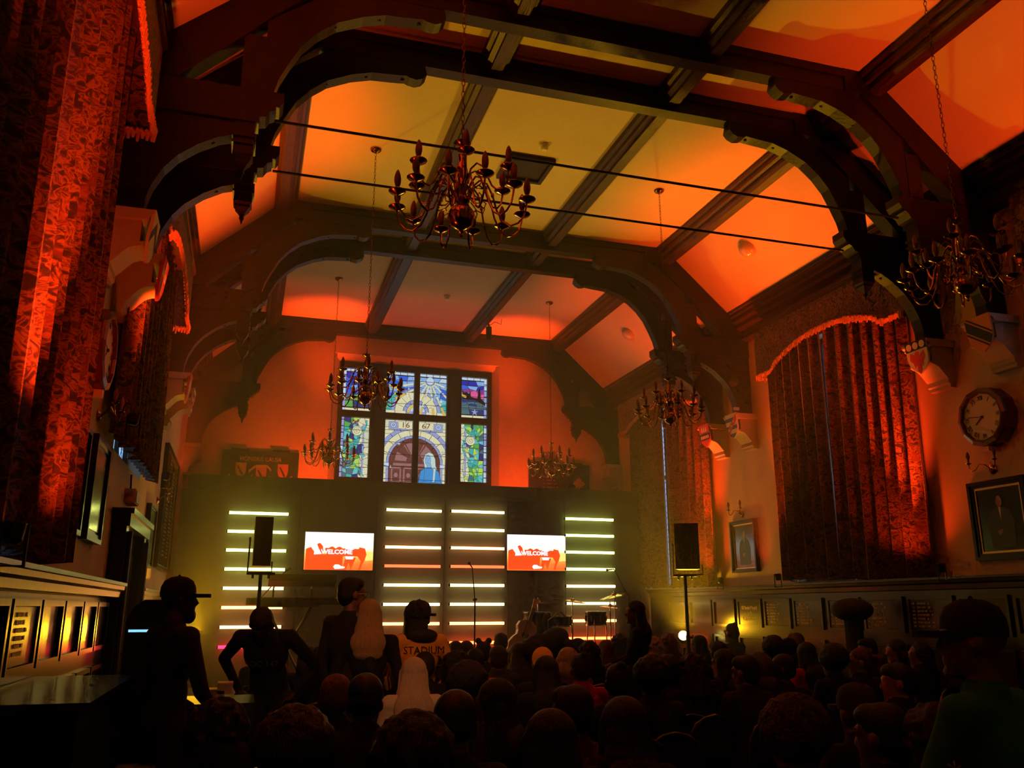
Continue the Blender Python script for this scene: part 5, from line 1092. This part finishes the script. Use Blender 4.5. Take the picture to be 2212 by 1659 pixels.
# the crowd: pixel of the top of the head, hair, colours, turn, label
T0, TL, TLL, TR = 0, .5, 1.0, -.45
CR = [
 (568, 1386, 'short', 'hairblack', 'black', T0, 'skin', 'seated person with short dark hair in front of the bending man'),
 (601, 1392, 'long', 'hairginger', 'brown', T0, 'skin3', 'seated person with long reddish hair right of the bending man'),
 (668, 1394, 'bob', 'hairbrown', 'black', T0, 'skin3', 'seated person with rim-lit brown bob, before the keyboard stand'),
 (704, 1391, 'afro', 'hairblack', 'black', T0, 'skin2', 'seated person with round dark hair, left of the man in the dark sweater'),
 (727, 1455, 'short', 'hairginger', 'charcoal', T0, 'skin', 'seated person with short reddish-brown hair in the front-left rows'),
 (791, 1453, 'beanie', 'black', 'black', T0, 'skin2', 'seated person in a dark close cap, left of the platinum hair'),
 (771, 1392, 'short', 'hairblack', 'black', T0, 'skin2', 'seated person with short dark hair below the blond standing woman'),
 (797, 1403, 'curly', 'hairblack', 'black', T0, 'skin2', 'seated person with full dark curls below the blond standing woman'),
 (869, 1369, 'afro', 'hairblack', 'black', T0, 'skin2', 'seated person with bumpy dark hair beside the orange jacket'),
 (893, 1388, 'curly', 'hairblack', 'charcoal', T0, 'skin2', 'seated person with dark curls directly below the orange jacket'),
 (918, 1407, 'short', 'hairblack', 'black', T0, 'skin', 'seated person with smooth dark hair just behind the platinum hair'),
 (895, 1418, 'long', 'hairpale', 'white', T0, 'skin3', 'seated woman with long straight platinum hair, brightest in the crowd'),
 (950, 1389, 'short', 'hairbrown', 'black', T0, 'skin3', 'seated person with short brown hair right of the orange jacket'),
 (985, 1384, 'short', 'hairblack', 'black', T0, 'skin2', 'seated person with dark hair in the row before the microphone stand'),
 (1008, 1384, 'fade', 'hairbrown', 'brown', T0, 'skin', 'seated person with close brown hair left of the microphone stand'),
 (1045, 1385, 'twobuns', 'hairblack', 'black', T0, 'skin', 'seated person with two hair buns before the red tube'),
 (1083, 1366, 'short', 'hairbrown', 'olive', T0, 'skin', 'taller seated person with short hair left of the guitar'),
 (986, 1404, 'curly', 'hairblack', 'black', T0, 'skin2', 'seated person with dark curls, two rows before the microphone stand'),
 (1027, 1401, 'fade', 'hairblack', 'red', T0, 'skin', 'seated person in a red top with close-cropped hair'),
 (1010, 1426, 'afro', 'hairblack', 'black', T0, 'skin2', 'seated person with round dark hair behind the striped sleeve'),
 (1077, 1394, 'short', 'hairbrown', 'charcoal', T0, 'skin3', 'seated person with neat brown hair before the tall seated one'),
 (1121, 1387, 'long', 'hairbrown', 'brown', T0, 'skin3', 'seated person with long brown hair below the guitar'),
 (1147, 1379, 'afro', 'hairblack', 'black', T0, 'skin2', 'seated person with dark rounded hair just right of the guitar body'),
 (1173, 1397, 'beanie', 'orange', 'black', T0, 'skin', 'seated person in a rust-orange knitted hat'),
 (986, 1489, 'beanie', 'black', 'denim', T0, 'skin', 'seated child-sized figure in a striped blue top with a dark cap'),
 (1070, 1464, 'long', 'hairblack', 'black', TLL, 'skin', 'woman with long black hair turning her face left, near the middle'),
 (895, 1534, 'afro', 'hairblack', 'black', T0, 'skin2', 'large dark rounded head right in front, below the platinum hair'),
 (1192, 1529, 'long', 'hairblack', 'pink', T0, 'skin', 'large dark-haired head in front at the middle, rim-lit on top'),
 (1205, 1369, 'short', 'hairblack', 'black', T0, 'skin2', 'seated person with dark hair before the bending stagehand'),
 (1228, 1397, 'bob', 'hairblond', 'plum', T0, 'skin3', 'seated person with light brown-blond bob right of the rust hat'),
 (1272, 1384, 'curly', 'hairblack', 'black', T0, 'skin2', 'seated person with short dark curls before the drum kit'),
 (1311, 1381, 'long', 'hairginger', 'pink', T0, 'skin3', 'seated woman with long red-lit hair and a pink top before the drums'),
 (1338, 1369, 'curly', 'hairblack', 'black', T0, 'skin2', 'seated person with lumpy dark hair left of the long-haired woman at the drums'),
 (1411, 1375, 'curly', 'hairblond', 'black', T0, 'skin3', 'seated person with light curls right of the long-haired woman'),
 (1444, 1368, 'curly', 'hairginger', 'black', T0, 'skin3', 'seated person with reddish curls below the right loudspeaker pole'),
 (1511, 1371, 'long', 'hairblack', 'black', TL, 'skin', 'seated person with sleek dark hair below the glowing yellow can'),
 (1582, 1346, 'bun', 'hairblack', 'black', T0, 'skin', 'seated person with a high dark bun before the blackletter panel'),
 (1553, 1384, 'short', 'hairblack', 'black', T0, 'skin2', 'seated person with dark hair between the yellow can and the high bun'),
 (1257, 1411, 'bun', 'hairblack', 'red', T0, 'skin', 'seated person with a small dark bun and a red top'),
 (1181, 1415, 'long', 'hairblack', 'black', T0, 'skin2', 'seated person with long straight black hair, right of the rust hat'),
 (1337, 1432, 'bun', 'hairblack', 'black', T0, 'skin2', 'seated person with a wrapped bun on top, right of the red top'),
 (1238, 1479, 'short', 'hairblack', 'plum', TL, 'skin3', 'seated person with short black hair and a pinkish cheek turned left'),
 (1350, 1502, 'long', 'hairblack', 'black', T0, 'skin2', 'large dark long-haired head in the second row, right of the middle'),
 (1408, 1414, 'afro', 'hairblack', 'black', T0, 'skin2', 'seated person with round black hair, right of the wrapped bun'),
 (1447, 1412, 'short', 'hairblack', 'black', T0, 'skin2', 'seated person with short black hair, below the reddish curls'),
 (1494, 1411, 'curly', 'hairbrown', 'black', T0, 'skin', 'seated person with brown curls, below the sleek dark hair'),
 (1564, 1400, 'long', 'hairblack', 'black', TL, 'skin3', 'seated woman with long dark hair, cheek lit yellow, below the high bun'),
 (1670, 1372, 'afro', 'hairblack', 'black', T0, 'skin2', 'seated person with dark rounded hair before the boards of names'),
 (1706, 1378, 'cap', 'black', 'black', T0, 'skin2', 'seated person in a dark cap before the boards of names'),
 (1722, 1366, 'short', 'hairginger', 'brown', T0, 'skin3', 'seated person with short ginger hair behind the dark cap'),
 (1743, 1386, 'long', 'hairblack', 'red', T0, 'skin2', 'seated person with long dark hair and a glimpse of red clothing'),
 (1641, 1407, 'hood', 'grey', 'grey', T0, 'skin', 'seated person with a pale rimmed hood at the right of the crowd'),
 (1612, 1415, 'short', 'hairblack', 'charcoal', TL, 'skin', 'seated person with short dark hair, left of the person in glasses'),
 (1692, 1413, 'fade', 'hairblack', 'black', TLL, 'skin2', 'seated person with close dark hair and glasses, forehead rim-lit'),
 (1799, 1389, 'afro', 'hairblack', 'black', T0, 'skin2', 'seated person with wide dark hair below the covered stand'),
 (1876, 1378, 'short', 'hairblack', 'black', TLL, 'skin', 'seated person with a lit forehead behind the red-haired woman'),
 (1858, 1399, 'pony', 'hairginger', 'black', TLL, 'skin3', 'red-haired woman with a ponytail looking left towards the stage'),
 (1937, 1379, 'bob', 'hairbrown', 'brown', TLL, 'skin3', 'seated person with brown bob looking left, behind the red ponytail'),
 (1987, 1386, 'curly', 'hairblack', 'black', TLL, 'skin', 'seated person with dark curls looking left beside the capped man'),
 (1941, 1431, 'short', 'hairblack', 'black', TLL, 'skin3', 'clean-shaven man with short black hair looking left, cheek lit'),
 (1855, 1475, 'cap', 'olive', 'black', T0, 'skin', 'seated person in a dark green cap below the red ponytail'),
 (1714, 1498, 'afro', 'hairfuzz', 'brown', T0, 'skin', 'large fuzzy brown head of hair in the front rows at the right'),
 (1909, 1517, 'short', 'hairblack', 'black', TL, 'skin', 'large dark head near the camera, beside the teal jacket'),
 (2013, 1520, 'curly', 'hairbrown', 'black', T0, 'skin', 'brown curly head tucked against the teal jacket'),
 (475, 1508, 'curly', 'hairblack', 'black', T0, 'skin2', 'large dark bushy head in shadow at the lower left'),
 (640, 1522, 'afro', 'hairbrown', 'black', T0, 'skin2', 'large dim brown rounded head left of the middle, close to the camera'),
]
HT = dict(short=1.285, fade=1.28, afro=1.325, curly=1.29, long=1.29, bob=1.29, bun=1.285, twobuns=1.285, pony=1.285, hood=1.3, beanie=1.31, cap=1.29)
for k, (px, py, hk, hm, top, turn, skin, lab) in enumerate(CR):
    p = on('z', HT[hk], px, py); sc = 1.0
    if p.x > 3.62 or p.y > 10.6:
        p = on('x', 3.62, px, py) if p.x > 3.62 else on('y', 10.6, px, py); sc = p.z/HT[hk]
    bear = math.atan2(p.x-0, 14-p.y)*.5      # everybody faces the middle of the stage
    person((p.x, p.y, 0), bear, seated(turn, skin), top, 'black', hk, hm, lab, sc, None)
    chair((p.x, p.y-.01, 0), bear, 'black hoop-backed chair holding the '+' '.join(lab.replace('seated ', '').split()[:9]).rstrip(','))

# ------------------------------------------------------------------ standing people
def standing(px, py, dist, rz, J, top, bot, hk, hm, skin, lab, height, turn=0, nod=0, z0=0, **kw):
    fig = figure(J, mats4(skin, top, bot), .011, head_turn=turn, head_nod=nod, **kw); d = ray(px, py)
    hc = fig[1]; top_z = hc.z+(.125 if hk not in ('cap', 'hat', 'beanie') else .14)
    s = height/top_z; t = dist/math.hypot(d.x, d.y); P = CAMP+d*t
    off = Matrix.Rotation(rz, 3, 'Z') @ (Vector((hc.x, hc.y, 0))*s)
    return person((P.x-off.x, P.y-off.y, z0), rz, fig, top, bot, hk, hm, lab, s), P
def height_at(px, py, dist): d = ray(px, py); return CAMP.z+d.z*dist/math.hypot(d.x, d.y)
# capped bearded man at the left, in profile to the right
J = dict(STAND); J.update(elL=(-.27, .05, 1.12), wrL=(-.12, .22, 1.0), elR=(.27, .05, 1.12), wrR=(.12, .22, 1.0))
r, P = standing(392, 1243, 5.6, -1.0, J, 'black', 'black', 'cap', 'black', 'skin2', 'bearded man standing in a black cap and coat at the left, looking right', height_at(392, 1243, 5.6), turn=-.35)
b = MB().ball((0, .062, -.085), .05, 10, (1, .75, .9)); o = b.build('beard', M['hairblack'], r, True)
o.matrix_local = Matrix.Translation(Vector((0, .02, 1.6))) @ Matrix.Rotation(-.35, 4, 'Z')
# man bending forward with hands on hips
J = dict(STAND); J.update(pelvis=(0, -.12, .93), waist=(0, -.03, 1.07), chest=(0, .09, 1.22), neck=(0, .2, 1.37), head=(0, .3, 1.42), shL=(-.18, .14, 1.33), elL=(-.36, -.02, 1.12), wrL=(-.2, -.02, .93), shR=(.18, .14, 1.33), elR=(.33, -.02, 1.18), wrR=(.2, -.02, .95), hipL=(-.09, -.1, .9), hipR=(.09, -.1, .9), hdL=(.6, .3, -.3), hdR=(-.6, .3, -.3))
r, P = standing(568, 1312, 6.9, 2.9, J, 'black', 'black', 'short', 'hairblack', 'skin2', 'man in a dark hoodie bending forward with elbows out, before the left tubes', height_at(568, 1312, 6.9), nod=.9)
me = text_mesh('SOC 147', .07, CL['grey'], .001, .9); put('printed_lettering', me, r, loc=(0, .215, 1.15), rot=(PI/2+.5, 0, PI))
# man in dark sweater with glasses, facing right
J = dict(STAND)
r, P = standing(762, 1248, 7.0, -.9, J, 'charcoal', 'black', 'short', 'hairblack', 'skin', 'tall man in a dark sweater and glasses standing before the left screen', height_at(762, 1248, 7.0), turn=-.35)
g = MB(); Tm = Matrix.Rotation(-.35, 3, 'Z')
for s in (-1, 1):
    q = [Vector((s*.032+.024*math.cos(a*PI/6), .098, .008+.02*math.sin(a*PI/6))) for a in range(13)]; g.tube([Tm @ v+Vector((0, .02, 1.6)) for v in q], .0025, 5); g.tube([Tm @ v+Vector((0, .02, 1.6)) for v in (Vector((s*.056, .098, .008)), Vector((s*.082, 0, .01)))], .0022, 5)
g.build('glasses', M['chrome'], r)
r, P = standing(799, 1295, 6.9, -.15, dict(STAND), 'black', 'black', 'long', 'hairblond', 'skin3', 'woman with long wavy blond hair standing beside the man in the dark sweater', height_at(799, 1295, 6.9), female=True)
J = dict(STAND); J.update(elL=(-.3, .0, 1.14), elR=(.3, .0, 1.14), wrL=(-.2, .18, .98), wrR=(.2, .18, .98))
r, P = standing(908, 1299, 7.3, .1, J, 'orange', 'black', 'curly', 'hairblack', 'skin2', 'person in an orange jacket printed STADIUM and a cap, seen from behind at the middle', height_at(908, 1299, 7.3), turn=-.9)
put('printed_lettering', text_mesh('STADIUM', .085, CL['black'], .001, 1.0), r, loc=(0, -.127, 1.33), rot=(PI/2, 0, 0))
o = MB().ball((0, -.09, 1.45), .1, 12, (1.25, .8, .55)).build('hood', CL['olive'], r, True)
o = put('cap', cap_mesh(CL['brown']), r); o.matrix_local = Matrix.Translation(Vector((0, .02, 1.585))) @ Matrix.Rotation(-.9, 4, 'Z') @ Matrix.Scale(1.12, 4)
# bending stagehand and long-haired woman at the drums
J = dict(STAND); J.update(pelvis=(0, -.2, .85), waist=(0, -.06, 1.0), chest=(0, .12, 1.04), neck=(0, .28, .98), head=(0, .4, .93), shL=(-.17, .22, 1.0), elL=(-.2, .32, .75), wrL=(-.12, .42, .55), shR=(.17, .22, 1.0), elR=(.2, .32, .75), wrR=(.12, .42, .55), hipL=(-.09, -.18, .82), hipR=(.09, -.18, .82), knL=(-.11, -.05, .46), knR=(.11, -.05, .46))
r, P = standing(1248, 1352, 10.6, -1.45, J, 'olive', 'black', 'short', 'hairblack', 'skin', 'stagehand bending over before the bass drum', 1.26, nod=.5)
J = dict(STAND); J.update(elR=(.26, .1, 1.14), wrR=(.1, .28, 1.08), elL=(-.26, .1, 1.14), wrL=(-.08, .27, 1.04))
r, P = standing(1370, 1298, 9.2, 1.15, J, 'black', 'black', 'long', 'hairblack', 'skin', 'woman with long black hair standing in profile at the drum kit', height_at(1370, 1298, 9.2), turn=.3, female=True)
# capped man at the right in a teal jacket
J = dict(STAND); J.update(elL=(-.24, .12, 1.12), elR=(.24, .12, 1.12), wrL=(-.1, .28, 1.02), wrR=(.1, .3, 1.0))
r, P = standing(2088, 1290, 3.0, .35, J, 'teal', 'black', 'cap', 'black', 'skin', 'man in a dark cap and teal jacket standing close at the right edge, looking left', height_at(2088, 1290, 3.0), turn=.55)
put('printed_patch', text_mesh('*', .1, CL['white'], .001), r, loc=(-.245, .0, 1.24), rot=(PI/2, 0, -PI/2))
